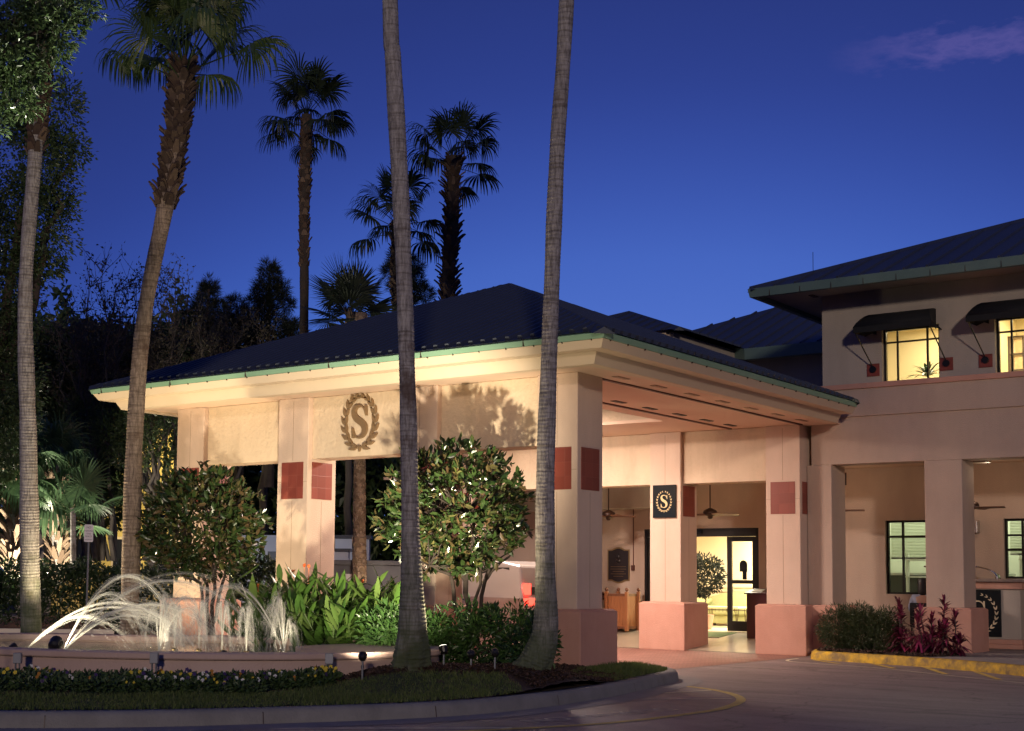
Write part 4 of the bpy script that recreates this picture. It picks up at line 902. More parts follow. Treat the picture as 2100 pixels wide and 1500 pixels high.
# three against the sky
D = 37
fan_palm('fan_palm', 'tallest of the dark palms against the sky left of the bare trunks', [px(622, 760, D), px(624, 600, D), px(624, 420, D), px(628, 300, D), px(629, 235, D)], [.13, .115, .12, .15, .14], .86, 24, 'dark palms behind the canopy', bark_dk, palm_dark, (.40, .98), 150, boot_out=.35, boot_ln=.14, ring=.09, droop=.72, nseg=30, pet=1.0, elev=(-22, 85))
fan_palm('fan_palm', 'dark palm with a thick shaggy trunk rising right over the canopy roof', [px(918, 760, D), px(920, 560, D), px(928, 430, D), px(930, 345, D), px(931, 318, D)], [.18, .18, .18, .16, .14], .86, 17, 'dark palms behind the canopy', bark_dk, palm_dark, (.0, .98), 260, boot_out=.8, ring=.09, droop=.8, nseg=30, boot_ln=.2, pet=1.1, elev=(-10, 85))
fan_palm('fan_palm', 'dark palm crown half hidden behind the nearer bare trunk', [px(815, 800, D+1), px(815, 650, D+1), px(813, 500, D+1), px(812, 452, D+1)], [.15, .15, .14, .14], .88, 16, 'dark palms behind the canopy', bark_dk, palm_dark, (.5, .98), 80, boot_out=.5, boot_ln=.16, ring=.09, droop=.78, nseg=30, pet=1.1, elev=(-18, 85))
# sabals
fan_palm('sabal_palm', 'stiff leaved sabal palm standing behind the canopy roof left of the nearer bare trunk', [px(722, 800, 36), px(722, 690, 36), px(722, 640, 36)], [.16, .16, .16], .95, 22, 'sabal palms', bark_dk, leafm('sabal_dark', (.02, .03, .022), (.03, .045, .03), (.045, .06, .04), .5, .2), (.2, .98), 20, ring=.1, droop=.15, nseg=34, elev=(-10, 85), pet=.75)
fan_palm('sabal_palm', 'sabal palm with criss-cross leaf bases lit from its foot at the left edge', [px(30, 1185, 34), px(30, 1060, 34), px(32, 960, 34), px(32, 930, 34)], [.19, .18, .18, .17], .9, 24, 'sabal palms', bark_moss, sabal_leaf, (.02, .98), 170, ring=.1, droop=.8, nseg=34, elev=(-45, 80), boot_out=.8, boot_ln=.34, kind=boot_s)
fan_palm('sabal_palm', 'sabal palm with a short trunk and hanging fronds behind the hedge', [px(120, 1200, 35.5), px(118, 1090, 35.5), px(116, 1010, 35.5), px(112, 950, 35.5)], [.16, .15, .15, .14], 1.0, 34, 'sabal palms', bark_moss, sabal_leaf, (.02, .95), 120, ring=.1, droop=.9, nseg=38, elev=(-55, 80), boot_out=.8, boot_ln=.30, kind=boot_s)
for u, v, lab in [(150, 1040, 'low sabal seedling with pale green fans behind the no parking sign')]:
    fan_palm('sabal_palm', lab, [px(u, 1190, 33), px(u, 1120, 33), px(u, v, 33)], [.08, .07, .06], .75, 9, 'sabal palms', bark_moss, sabal_leaf, ring=.1, droop=.3, nseg=30, elev=(0, 75), pet=1.1)
# trunks seen through the canopy
T = [px(737, 1195, 33), px(737, 1050, 33), px(738, 930, 33), px(740, 700, 33), px(741, 640, 33)]
fan_palm('date_palm', 'rough patterned palm trunk lit from below behind the canopy', T, [.16, .14, .13, .13, .13], 1.2, 16, 'trunks seen through the canopy', bark_palm, palm_dark, (.0, .98), 620, boot_out=.16, boot_ln=.09, crown=False, kind=boot_s)

# ------------------------------------------------------------------ broadleaf trees
def crown_tree(name, label, base, top, r_tr, blobs, leafmat, leaf, n_cl, per, group=None, bk=None, cl_r=.3, wr=.45, tmpl=LEAF4, limbs=6, shell=.5, flat=.1, cat='tree'):
    """blobs: (centre, radii) ellipsoids of the crown"""
    base = np.array(base, float); t = thing(name, label, cat, tuple(base), group=group)
    tr = MB(); tr.smooth = True; top = np.array(top, float); limb(tr, base, top, r_tr, r_tr*.6, .05)
    for c, r in blobs:
        for _ in range(max(1, limbs//len(blobs))):
            e = np.array(c)+ball(1)[0]*np.array(r)*.7; mid = top+(e-top)*.5+RNG.normal(0, .15, 3)
            limb(tr, base+(top-base)*RNG.uniform(.6, 1), mid, r_tr*.42, r_tr*.25, .08); limb(tr, mid, e, r_tr*.25, r_tr*.07, .1)
    tr.build('trunk', bk or bark_dk, t)
    mb = MB()
    for c, r in blobs:
        k = max(6, int(n_cl*np.prod(r)**(2/3)/sum(np.prod(q)**(2/3) for _, q in blobs)))
        clump_crown(mb, c, r, k, per, leaf, wr, tmpl, cl_r, shell, flat=flat)
    mb.build('crown', leafmat, t)
    return t
S = lambda u, v, D, ru, rv, rd=None: (px(u, v, D), np.array([ru, ru if rd is None else rd, rv]))
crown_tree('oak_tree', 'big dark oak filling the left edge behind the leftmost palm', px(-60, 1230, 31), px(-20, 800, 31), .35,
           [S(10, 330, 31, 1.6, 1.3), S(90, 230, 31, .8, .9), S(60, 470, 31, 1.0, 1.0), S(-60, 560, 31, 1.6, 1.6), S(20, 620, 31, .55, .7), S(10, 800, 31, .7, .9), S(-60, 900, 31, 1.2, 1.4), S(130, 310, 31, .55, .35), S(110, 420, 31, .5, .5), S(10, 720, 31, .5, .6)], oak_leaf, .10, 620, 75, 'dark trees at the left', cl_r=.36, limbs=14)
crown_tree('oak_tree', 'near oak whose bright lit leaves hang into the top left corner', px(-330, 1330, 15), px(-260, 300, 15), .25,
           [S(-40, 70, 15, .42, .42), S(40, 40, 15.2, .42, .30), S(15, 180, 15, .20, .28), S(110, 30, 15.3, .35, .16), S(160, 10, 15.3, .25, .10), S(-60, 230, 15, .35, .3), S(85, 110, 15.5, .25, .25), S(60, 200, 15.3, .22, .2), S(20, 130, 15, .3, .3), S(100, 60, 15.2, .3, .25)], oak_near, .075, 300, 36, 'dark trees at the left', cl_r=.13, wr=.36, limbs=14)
crown_tree('oak_tree', 'forked tree with yellow light behind it at the left end of the canopy', px(312, 1180, 37), px(322, 1000, 37), .16,
           [S(330, 860, 37, .9, .35), S(290, 930, 37, .6, .35), S(350, 930, 37.5, .5, .3), S(250, 900, 37.5, .8, .6), S(200, 860, 38, .9, .5), S(260, 1000, 38, .5, .3)], oak_leaf, .12, 130, 50, 'dark trees at the left', bk=bark_m, cl_r=.30, limbs=12)
def twiggy(label, base, D, tips, seed_leaf=900, mat_l=twig_leaf):
    t = thing('twiggy_tree', label, 'tree', tuple(base), group='bare twiggy trees behind the canopy')
    tr = MB(); P = []
    for (u, v) in tips:
        e = px(u, v, D+RNG.uniform(-1.5, 1.5)); m = base+(e-base)*.55+RNG.normal(0, .35, 3)
        limb(tr, base+np.array([RNG.normal(0, .3), RNG.normal(0, .3), 0]), m, .07, .035, .05); Q = limb(tr, m, e, .035, .008, .06)
        P += Q
        for q in Q[1:]:
            for _ in range(4):
                f = q+np.array([RNG.normal(0, .35), RNG.normal(0, .35), abs(RNG.normal(.45, .35))]); R = limb(tr, q, f, .014, .004, .08, 4, 4); P += R
                for r in R[1:]:
                    if RNG.random() < .6: P += limb(tr, r, r+np.array([RNG.normal(0, .18), RNG.normal(0, .18), abs(RNG.normal(.2, .15))]), .007, .003, .08, 3, 3)
    tr.build('branches', bark_m, t); P = np.array(P)
    i = RNG.integers(0, len(P), seed_leaf); mb = MB(); leaves(mb, P[i]+RNG.normal(0, .06, (len(i), 3)), RNG.normal(0, 1, (len(i), 3)), .10*RNG.uniform(.6, 1.3, len(i)), .5); mb.build('foliage', mat_l, t)
twiggy('sparse twiggy tree between the two left palms, branches against the sky', px(200, 1150, 38), 38, [(150, 640), (185, 590), (210, 560), (235, 600), (170, 690), (260, 620), (120, 690), (225, 660), (280, 590)], 2600)
twiggy('sparse twiggy tree just right of the leaning palm', px(330, 1150, 39), 39, [(300, 590), (330, 600), (360, 580), (345, 650), (385, 640), (310, 680), (410, 640)], 2400)
twiggy('low brown twiggy thicket tree over the left end of the canopy roof', px(420, 1150, 40), 40, [(400, 690), (440, 670), (470, 690), (500, 680), (360, 720), (540, 690), (430, 720)], 3200)
# pines
def pine(label, D, base_u, blobs):
    b = px(base_u, 1000, D); t = thing('pine_tree', label, 'tree', tuple(b), group='dark pines against the sky'); tr = MB(); mb = MB()
    vt = min(v for _, v, _ in blobs); tp = px(base_u, vt+8, D); limb(tr, b, tp, .16, .03, .02, 8)
    for u, v, r in blobs:
        c = px(u, v, D+RNG.uniform(-.5, .5)); a = b+(tp-b)*np.clip((c[2]-.4-b[2])/(tp[2]-b[2]), .1, 1); limb(tr, a, c, .045, .015, .08, 5, 5)
        m = int(55*r*r/900)+14
        for q in ball(m, .2)*r*D/FPX:                              # tufts of long needles
            o = c+q; k = 26; d = RNG.normal(0, 1, (k, 3))+q/np.linalg.norm(q)*.9+np.array([0, 0, .4]); leaves(mb, np.tile(o, (k, 1)), d, .30*RNG.uniform(.7, 1.1, k), .05)
    tr.build('trunk', bark_dk, t); mb.build('crown', pine_leaf, t)
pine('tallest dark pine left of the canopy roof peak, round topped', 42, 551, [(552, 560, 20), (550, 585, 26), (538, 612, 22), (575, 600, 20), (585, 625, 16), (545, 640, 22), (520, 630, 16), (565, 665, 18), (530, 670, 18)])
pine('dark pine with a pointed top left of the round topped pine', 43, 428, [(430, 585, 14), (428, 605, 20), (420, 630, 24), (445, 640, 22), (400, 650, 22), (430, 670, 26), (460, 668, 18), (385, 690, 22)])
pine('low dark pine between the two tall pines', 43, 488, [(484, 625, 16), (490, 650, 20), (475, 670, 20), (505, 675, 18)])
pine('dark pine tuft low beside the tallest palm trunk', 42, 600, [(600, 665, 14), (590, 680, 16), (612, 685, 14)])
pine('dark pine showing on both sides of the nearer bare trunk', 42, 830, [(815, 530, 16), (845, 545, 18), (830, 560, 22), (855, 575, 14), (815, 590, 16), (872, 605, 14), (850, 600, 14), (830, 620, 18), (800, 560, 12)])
# dark wood behind, one tree after another
WOOD = [(100, 800, 40, 1.7, 1.5), (180, 760, 41, 1.7, 1.2), (270, 770, 42, 1.8, 1.2), (360, 760, 42, 1.7, 1.1), (450, 750, 43, 1.8, 1.1), (150, 930, 40, 1.6, 1.4), (200, 960, 41, 1.3, .9), (540, 740, 43, 1.4, .7), (60, 730, 41, 1.2, 1.0)]
for i, (u, v, D, a, b) in enumerate(WOOD):
    lab = ['dark leafy tree beyond the leftmost palm', 'dark tree under the bare branches between the left palms', 'dark brownish tree left of the leaning palm', 'dark tree just right of the leaning palm', 'dark tree over the left eave of the canopy', 'dark tree behind the hanging sabal fronds', 'dark low tree behind the no parking sign', 'dark low tree along the canopy roof under the pines', 'dark tree under the big oak at far left'][i]
    crown_tree('wood_tree', lab, px(u, 1150, D), px(u, v+120, D), .14, [S(u, v, D, a, b, 1.2), S(u+RNG.uniform(-30, 30), v-45, D, a*.6, b*.6), S(u+RNG.uniform(-40, 40), v+70, D, a*.8, b*.8)], [oak_leaf, twig_leaf, twig_leaf, oak_leaf, twig_leaf, oak_leaf, oak_leaf, twig_leaf, oak_leaf][i], .17, 150, 42, 'dark wood behind the canopy', cl_r=.40, limbs=5)
# a far wood beyond the drive, read as one mass
mb = MB(); n = 60000
u = RNG.uniform(-60, 1000, n); D = RNG.uniform(48, 62, n); ht = np.interp(u, [-60, 400, 470, 620, 660, 1000], [10.6, 10.4, 9.8, 9.3, 7.0, 7.0])+.6*np.sin(u*.021)+.5*np.sin(u*.057+1)+.5*np.sin(u*.13)
P = np.array([px(a, 1186, d) for a, d in zip(u, D)]); P[:, 2] = ht*RNG.random(n)**.7
leaves(mb, P, RNG.normal(0, 1, (n, 3)), .42*RNG.uniform(.5, 1.2, n), .5)
tag(mb.build('far_wood', oak_leaf), 'dark far wood seen through and beyond the canopy', 'woodland', kind='stuff')
for u, D, lab in [(541, 44, 'slim grey trunk behind the left canopy opening'), (713, 43, 'pale smooth trunk left of the patterned palm trunk')]:
    t = thing('slim_tree', lab, 'tree', tuple(px(u, 1195, D)), group='trunks seen through the canopy'); tr = MB(); tr.smooth = True; limb(tr, px(u, 1195, D), px(u+3, 880, D), .13, .11, .01)
    tr.build('trunk', bark_m, t); mb = MB(); clump_crown(mb, px(u+3, 800, D), (1.2, 1.2, .9), 30, 40, .18, .45, LEAF4, .4); mb.build('crown', oak_leaf, t)

# ------------------------------------------------------------------ magnolias, shrubs, flowers
def magnolia(label, base, stems, c, r, n_ros, seed):
    t = thing('magnolia_tree', label, 'magnolia tree', tuple(base), group='clipped magnolias before the canopy'); tr = MB(); tr.smooth = True; base = np.array(base); c = np.array(c); r = np.array(r)
    ends = []
    for s in stems:
        Q = limb(tr, base+RNG.normal(0, .03, 3)*[1, 1, 0], s[0], s[2], s[2]*.7, .06); P = [s[0]]
        for e in s[1]:
            limb(tr, s[0], e, s[2]*.7, s[2]*.3, .08); ends.append(np.array(e))
    ends = np.array(ends)
    C = ball(n_ros, .40)*r*RNG.uniform(.82, 1.12, (n_ros, 1))+c
    C += (np.sin(C[:, 0:1]*5+seed)*np.cos(C[:, 2:3]*6+seed))*.07*(C-c)/np.linalg.norm(r)*2
    for q in C[::5]:
        e = ends[np.argmin(((ends-q)**2).sum(1))]; limb(tr, e, q, .014, .005, .08, 4, 5)
    tr.build('trunk', bark_dk, t)
    for part, sel, m, sz in [('crown', np.arange(len(C)) % 9 != 0, mag_leaf, .135), ('young_leaves', np.arange(len(C)) % 9 == 0, mag_young, .125)]:
        Q = C[sel]; k = 8 if part == 'crown' else 3; o = Q-c; o /= np.linalg.norm(o, axis=1)[:, None]; idx = np.repeat(np.arange(len(Q)), k)
        D = o[idx]*.75+RNG.normal(0, .65, (len(idx), 3))+np.array([0, 0, .25]); P = Q[idx]+RNG.normal(0, .03, (len(idx), 3))
        mb = MB(); leaves(mb, P, D, sz*RNG.uniform(.65, 1.25, len(idx)), .46, LEAF6); mb.build(part, m, t)
Dm = 20.2
mb_ = px(962, 1262, Dm); mb_[2] = hgt(mb_[0], mb_[1])
magnolia('clipped magnolia with dark glossy leaves between the two bare palm trunks', mb_, [(px(955, 1190, Dm), [px(930, 1120, Dm), px(970, 1100, Dm), px(900, 1060, Dm+.3)], .055), (px(925, 1180, Dm-.2), [px(890, 1140, Dm-.2), px(860, 1110, Dm-.2), px(880, 1160, Dm-.4)], .04), (px(995, 1190, Dm+.1), [px(1030, 1150, Dm), px(1050, 1130, Dm+.2), px(1010, 1100, Dm-.2)], .04), (px(985, 1170, Dm-.3), [px(1000, 1120, Dm-.4), px(960, 1060, Dm-.3)], .03)],
         px(932, 1050, Dm), (1.14, 1.05, .95), 640, 1)
Dn = 22.3
mb_ = px(436, 1268, Dn); mb_[2] = hgt(mb_[0], mb_[1])
magnolia('clipped magnolia with a many stemmed trunk behind the fountain at left', mb_, [(px(425, 1200, Dn), [px(405, 1160, Dn), px(390, 1120, Dn)], .04), (px(440, 1190, Dn-.1), [px(430, 1140, Dn), px(450, 1100, Dn)], .04), (px(455, 1200, Dn), [px(470, 1150, Dn), px(490, 1130, Dn)], .035), (px(410, 1195, Dn-.2), [px(370, 1180, Dn-.2), px(350, 1150, Dn)], .03)],
         px(412, 1075, Dn), (1.02, 1.0, .86), 620, 3)
def shrub(name, label, c, r, leafmat, leaf, n_cl, per, group, cl_r=.14, wr=.36, cat='shrub', stems=5, up=None, tmpl=LEAF4):
    c = np.array(c, float); t = thing(name, label, cat, (c[0], c[1], c[2]-r[2]), group=group); tr = MB()
    for _ in range(stems): limb(tr, (c[0]+RNG.normal(0, .08), c[1]+RNG.normal(0, .08), c[2]-r[2]), c+ball(1)[0]*np.array(r)*.7, .014, .005, .08, 4, 5)
    tr.build('stems', bark_dk, t); mb = MB(); clump_crown(mb, c, r, n_cl, per, leaf, wr, tmpl, cl_r, .35, up=up); mb.build('foliage', leafmat, t); return t
def on_bed(u, v, z=.2): p = pz(u, v, z); return p
for i, (u, v, D, ru, rv, lab) in enumerate([(905, 1292, 18.4, .36, .26, 'bright green shrub lit by the spotlight behind the nearer bare trunk'), (952, 1285, 18.5, .38, .28, 'glossy green shrub at the foot of the right magnolia'), (1002, 1292, 18.2, .34, .28, 'bright green shrub right of the lit spotlight'), (1048, 1290, 17.9, .36, .30, 'dark green shrub behind the middle spotlights'), (1080, 1318, 17.0, .30, .26, 'dark low shrub against the trunk before the corner column'), (790, 1290, 18.6, .32, .26, 'green shrub at the right end of the fountain wall'), (868, 1300, 18.3, .28, .24, 'dark green shrub just left of the lit spotlight')]):
    c = px(u, v, D); z0 = hgt(c[0], c[1]); rz = max(.2, (c[2]+rv-z0)/2); c[2] = z0+rz
    shrub('shrub', lab, c, (ru, ru, rz), shrub_leaf, .10, 42, 26, 'low shrubs under the right magnolia')
c = np.array([-2.9, -2.2, 0]); 
# canna clump
def canna(label, base, h, n, flower):
    t = thing('canna_plant', label, 'canna plant', tuple(base), group='broad leaved plants behind the fountain'); st = MB(); mb = MB(); fl = MB(); b = np.array(base, float)
    for i in range(n):
        o = b+np.array([RNG.normal(0, .13), RNG.normal(0, .13), 0]); hh = h*RNG.uniform(.55, 1.0); lean = RNG.normal(0, .18, 2); tip = o+np.array([lean[0]*hh, lean[1]*hh, hh*.72]); st.tube([o, o+(tip-o)*.5+[0, 0, .03], tip], [.014, .011, .006], 5)
        for k in range(7):
            s = o+(tip-o)*(.18+.82*k/6); az = RNG.uniform(0, 6.28); el = RNG.uniform(.35, 1.25); L = RNG.uniform(.38, .66)*(1-.15*(k == 6)); d = np.array([math.cos(az)*math.cos(el), math.sin(az)*math.cos(el), math.sin(el)]); sd = np.array([-math.sin(az), math.cos(az), 0]); w = L*RNG.uniform(.085, .125); dr = RNG.uniform(.02, .40)
            V = []
            for q, ww in zip((0, .2, .42, .66, .86, 1), (.15, .8, 1, .78, .36, .02)):
                p = s+d*L*q+np.array([0, 0, -1])*L*dr*q*q; up_ = np.cross(sd, d); V += [p-sd*w*ww+up_*w*ww*.25, p, p+sd*w*ww+up_*w*ww*.25]
            mb.np_add(np.array(V), np.array([f for j in range(5) for f in ((3*j, 3*j+1, 3*j+4, 3*j+3), (3*j+1, 3*j+2, 3*j+5, 3*j+4))]))
    st.build('stems', stem_g, t); mb.build('leaves', canna_leaf, t, smooth=True)
    if flower:
        for q in range(flower):
            fl = MB()
            o = b+np.array([RNG.normal(0, .12), RNG.normal(0, .12), h*RNG.uniform(.72, .9)]); fl.tube([o-[0, 0, .25], o], .005, 4)
            leaves(fl, np.tile(o, (9, 1)), RNG.normal(0, .32, (9, 3))+[0, 0, 1.0], .065, .4, LEAF6)
            fl.build('flower', orange_fl, t)
for i, (u, D, top, n, f, lab) in enumerate([(518, 21.0, 1185, 8, 1, 'leftmost broad leaved plant with an orange flower beside the magnolia trunk'), (555, 20.6, 1165, 10, 1, 'broad leaved plant with arching leaves left of the tall clump'), (590, 20.3, 1165, 11, 1, 'broad leaved plant behind the bright right hand water fan'), (622, 20.4, 1140, 12, 2, 'tall broad leaved plant before the middle column'), (655, 20.0, 1165, 11, 0, 'broad leaved plant under the right face of the middle column'), (690, 20.2, 1170, 11, 0, 'broad leaved plant before the grey cabinet'), (725, 19.8, 1150, 11, 1, 'broad leaved plant with a single orange flower by the grey cabinet'), (762, 19.6, 1150, 12, 0, 'tall broad leaved plant left of the nearer bare trunk'), (795, 19.3, 1155, 12, 0, 'upright broad leaved plant touching the nearer bare trunk'), (640, 19.4, 1215, 9, 0, 'lower broad leaved plant in front of the tall clump'), (710, 19.2, 1215, 9, 0, 'lower broad leaved plant at the right of the clump'), (575, 20.0, 1225, 8, 0, 'lower broad leaved plant at the left of the clump')]):
    p = px(u, 1300, D); p[2] = hgt(p[0], p[1]); h = px(u, top, D)[2]-p[2]
    canna(lab, p, h*1.06, n+2, f)
# shrub bed at the right: feathery hedging shrubs and three red cordylines
for (y, x, r, rz, lab) in [(-.85, 7.55, .30, .37, 'feathery green shrub against the column base behind the yellow kerb'), (-1.30, 7.5, .27, .38, 'middle feathery green shrub behind the yellow kerb'), (-1.72, 7.45, .26, .37, 'feathery green shrub touching the red leaved plants')]:
    shrub('podocarpus_shrub', lab, (x, y, .17+rz), (r, r, rz), podo_leaf, .075, 130, 46, 'feathery shrubs behind the yellow kerb', cl_r=.12, wr=.17)
def cordyline(label, base, h, n, g):
    t = thing('cordyline_plant', label, 'cordyline', tuple(base), group=g); st = MB(); mb = MB(); b = np.array(base, float)
    for i in range(n):
        o = b+np.array([RNG.normal(0, .08), RNG.normal(0, .08), 0]); hh = h*(1.0 if i == 0 else RNG.uniform(.4, .85)); tp = o+np.array([RNG.normal(0, .07), RNG.normal(0, .07), hh-.25]); st.tube([o, (o+tp)/2+RNG.normal(0, .015, 3), tp], [.013, .012, .009], 5)
        for k in range(46):
            s = o+(tp-o)*RNG.uniform(.35, 1.0); q = (s[2]-o[2])/(tp[2]-o[2]); az = k*2.4+RNG.normal(0, .3); el = math.radians(-25+105*max(0, q-.35)/.65+RNG.normal(0, 10)); L = RNG.uniform(.22, .36); d = np.array([math.cos(az)*math.cos(el), math.sin(az)*math.cos(el), math.sin(el)]); sd = np.array([-math.sin(az), math.cos(az), 0]); w = L*.075; V = []
            for qq, ww in zip((0, .3, .65, 1), (.35, 1, .8, .02)):
                p = s+d*L*qq+np.array([0, 0, -1])*L*.45*qq*qq; V += [p-sd*w*ww, p+sd*w*ww]
            mb.np_add(np.array(V), np.array([(2*j, 2*j+1, 2*j+3, 2*j+2) for j in range(3)]))
    st.build('stems', bark_m, t); mb.build('leaves', cordy_leaf, t)
G = 'red cordylines behind the yellow kerb'
cordyline('leftmost red leaved cordyline with a pink top, beside the feathery shrubs', (7.35, pX(1852, 1330, 7.35)[1], .17), 1.10, 4, G)
cordyline('middle red leaved cordyline before the plinth, bushier and lower', (7.25, pX(1905, 1330, 7.25)[1], .17), 1.0, 6, G)
cordyline('tallest dark red cordyline at the right end of the bed', (7.25, pX(1946, 1330, 7.25)[1], .17), 1.16, 5, G)
# hedges and verge at the far left
hp = [px(u, 1270, 31.5) for u in (-40, 250)]
def hedge(label, u0, u1, D, v0, v1, group):
    a = px(u0, v1, D); b = px(u1, v1, D); a[2] = b[2] = .16; h = px(u0, v0, D)[2]-.16; n = int(np.linalg.norm(b-a)*1900); f = (b-a)/np.linalg.norm(b-a); s = np.array([-f[1], f[0], 0]); L = np.linalg.norm(b-a)
    t = thing('hedge', label, 'hedge', tuple((a+b)/2), group=group); P = a+f*RNG.uniform(0, L, n)[:, None]+s*RNG.uniform(-.35, .35, n)[:, None]; top = h*(1+.10*np.sin(P[:, 0]*4)*np.cos(P[:, 1]*3.2)+.05*np.sin(P[:, 0]*11)); P[:, 2] = .2+(top-.05)*RNG.random(n)**.6
    mb = MB(); leaves(mb, P, RNG.normal(0, 1, (n, 3))+[0, 0, .5], .12*RNG.uniform(.6, 1.2, n), .5); mb.build('foliage', hedge_leaf, t); tr = MB()
    for q in np.arange(.2, L, .3): limb(tr, a+f*q, a+f*q+s*RNG.normal(0, .1)+np.array([RNG.normal(0, .1), 0, h*.7]), .012, .005, .06, 3, 4)
    tr.build('stems', bark_dk, t)
hedge('clipped dark green hedge at the left behind the white kerb', -90, 250, 32, 1155, 1270, 'clipped hedges')
hedge('low dark hedge between the magnolia and the middle column', 470, 572, 30, 1150, 1235, 'clipped hedges')
hedge('dark hedge behind the fountain jets and the leaning palm', 225, 480, 28, 1165, 1280, 'clipped hedges')
vb = [px(u, 1290, 32)[:2] for u in (-150, 260)]
f = (vb[1]-vb[0])/np.linalg.norm(vb[1]-vb[0]); s = np.array([-f[1], f[0]]); s = s if s@(vb[0]-CAM[:2]) > 0 else -s
k0, k1 = vb[0]-s*1.2, vb[1]-s*1.2
mbk = MB(); mbk.add([(k0[0], k0[1], 0), (k1[0], k1[1], 0), (k1[0], k1[1], .16), (k0[0], k0[1], .16)], [(0, 1, 2, 3)]); mbk.add([(k0[0], k0[1], .16), (k1[0], k1[1], .16), (k1[0]+s[0]*.16, k1[1]+s[1]*.16, .16), (k0[0]+s[0]*.16, k0[1]+s[1]*.16, .16)], [(0, 1, 2, 3)])
structure(mbk.build('white_kerb', mat('kerb_white', (.62, .58, .48), .8)))
q0, q1 = k0+s*.16, k1+s*.16
red_mulch = mat('mulch_red', (.14, .045, .025), .95, (.08, .03, .018), 18, bump=1, bscale=30)
sheet('verge_ground', [tuple(q0), tuple(q1), tuple(q1+s*16), tuple(q0+s*16)], .15, red_mulch)

# pansies along the fountain wall
pet_y, pet_w, pet_v, pet_o = mat('petal_yellow', (.70, .55, .04), .6, transl=.2), mat('petal_white', (.75, .75, .70), .6, transl=.2), mat('petal_violet', (.06, .03, .13), .6, transl=.2), mat('petal_amber', (.45, .20, .02), .6, transl=.2)
pansy_leaf = leafm('pansy_leaf', (.03, .06, .018), (.045, .085, .022), (.06, .10, .03), .5, .2)
protos = {}
for key, m, lab in [('y', pet_y, 'low pansy plant with yellow flowers in the border along the fountain wall'), ('w', pet_w, 'low pansy plant with white flowers in the border along the fountain wall'), ('v', pet_v, 'low pansy plant with dark violet flowers in the border along the fountain wall'), ('o', pet_o, 'low pansy plant with amber flowers in the border along the fountain wall'), ('n', None, 'low leafy pansy plant without open flowers in the border along the fountain wall')]:
    t = thing('pansy_plant', lab, 'pansy', (0, 0, -50), group={'y': 'yellow pansies', 'w': 'white pansies', 'v': 'violet pansies', 'o': 'amber pansies', 'n': 'pansies not in flower'}[key])
    mb = MB(); n = 95; P = ball(n, .3)*[.14, .14, .065]+[0, 0, .06]; leaves(mb, P, P-[0, 0, .02]+RNG.normal(0, .06, (n, 3)), .05*RNG.uniform(.7, 1.3, n), .55); mb.build('foliage', pansy_leaf, t, local=True)
    if m is not None:
        for _ in range(2):
            mb = MB()
            c = np.array([RNG.normal(0, .06), RNG.normal(0, .06), .135+RNG.uniform(-.02, .02)]); a = RNG.uniform(0, 6.28); fd = np.array([-.75+RNG.normal(0, .2), -.55+RNG.normal(0, .2), .35]); fd /= np.linalg.norm(fd); s = np.cross(fd, [0, 0, 1]); s /= np.linalg.norm(s); u_ = np.cross(s, fd)
            for k in range(5):
                th = a+k*1.2566; dd = s*math.cos(th)+u_*math.sin(th); tt = np.cross(fd, dd); V = [c, c+dd*.009-tt*.009+fd*.002, c+dd*.019-tt*.006, c+dd*.019+tt*.006, c+dd*.009+tt*.009+fd*.002]
                mb.add(V, [(0, 1, 2, 3, 4)])
            mb.build('flower', m, t, local=True)
    protos[key] = t
WALL_F = spline([(-7.45, 5.2), (-7.4, 4.2), (-7.2, 3.3), (-6.9, 2.4), (-6.45, 1.55), (-5.85, .8), (-5.1, .25), (-4.3, -.05), (-3.5, -.15)], 8)
keys = list(RNG.permutation(['y']*40+['w']*34+['v']*30+['o']*14+['n']*165)); used = set(); cnt = 0
for i in range(8, 48):
    a = WALL_F[i]; tt = WALL_F[min(i+1, len(WALL_F)-1)]-WALL_F[i-1]; tt /= np.linalg.norm(tt); nn = np.array([tt[1], -tt[0]])
    for row in range(7):
        if cnt >= len(keys): break
        fade_ = 1.0 if i < 42 else .5
        o = a+nn*(.24+.195*row*fade_)*1.0+RNG.normal(0, .035, 2); k = keys[cnt]; cnt += 1
        c = protos[k] if k not in used else copy_tree(protos[k]); used.add(k)
        c.location = (o[0], o[1], float(hgt(o[0], o[1]))); c.rotation_euler = (0, 0, RNG.uniform(-.6, .6)); s_ = RNG.uniform(.8, 1.25); c.scale = (s_, s_, s_)
# ------------------------------------------------------------------ fountain
ft_m = mat('fountain_stucco', (.44, .31, .26), .55, (.54, .40, .34), 2.6, bump=.35, bscale=50, contrast=.8)
ft_in = mat('fountain_lining', (.16, .08, .05), .5, (.22, .12, .08), 2)
BAS = spline([(-7.45, 5.2), (-7.4, 4.2), (-7.2, 3.3), (-6.9, 2.4), (-6.45, 1.55), (-5.85, .8), (-5.1, .25), (-4.3, -.05), (-3.45, -.1), (-2.75, .4), (-2.25, 1.25), (-2.1, 2.1), (-2.3, 2.9), (-2.4, 3.8), (-2.75, 4.65), (-3.45, 5.2), (-4.1, 6.6), (-5.4, 7.2), (-6.8, 6.6)], 8, closed=True)
RIM = .50
fo_ = thing('fountain', 'low pink walled fountain basin with a broad coping in the planted island', 'fountain', (-5, 3, .14))
mb = MB(); sweep(mb, BAS, [(-.0, .05), (0, RIM-.085), (.26, RIM-.085), (.26, .05)], True); mb.build('basin_wall', ft_m, fo_)
mb = MB(); mb.smooth = False; sweep(mb, BAS, [(-.0, RIM-.08), (-.035, RIM-.075), (-.045, RIM-.06), (-.045, RIM-.012), (-.033, RIM), (.30, RIM), (.315, RIM-.012), (.315, RIM-.08), (.26, RIM-.08)], True); mb.build('coping', ft_m, fo_)
INN = offset(BAS, .26, True)
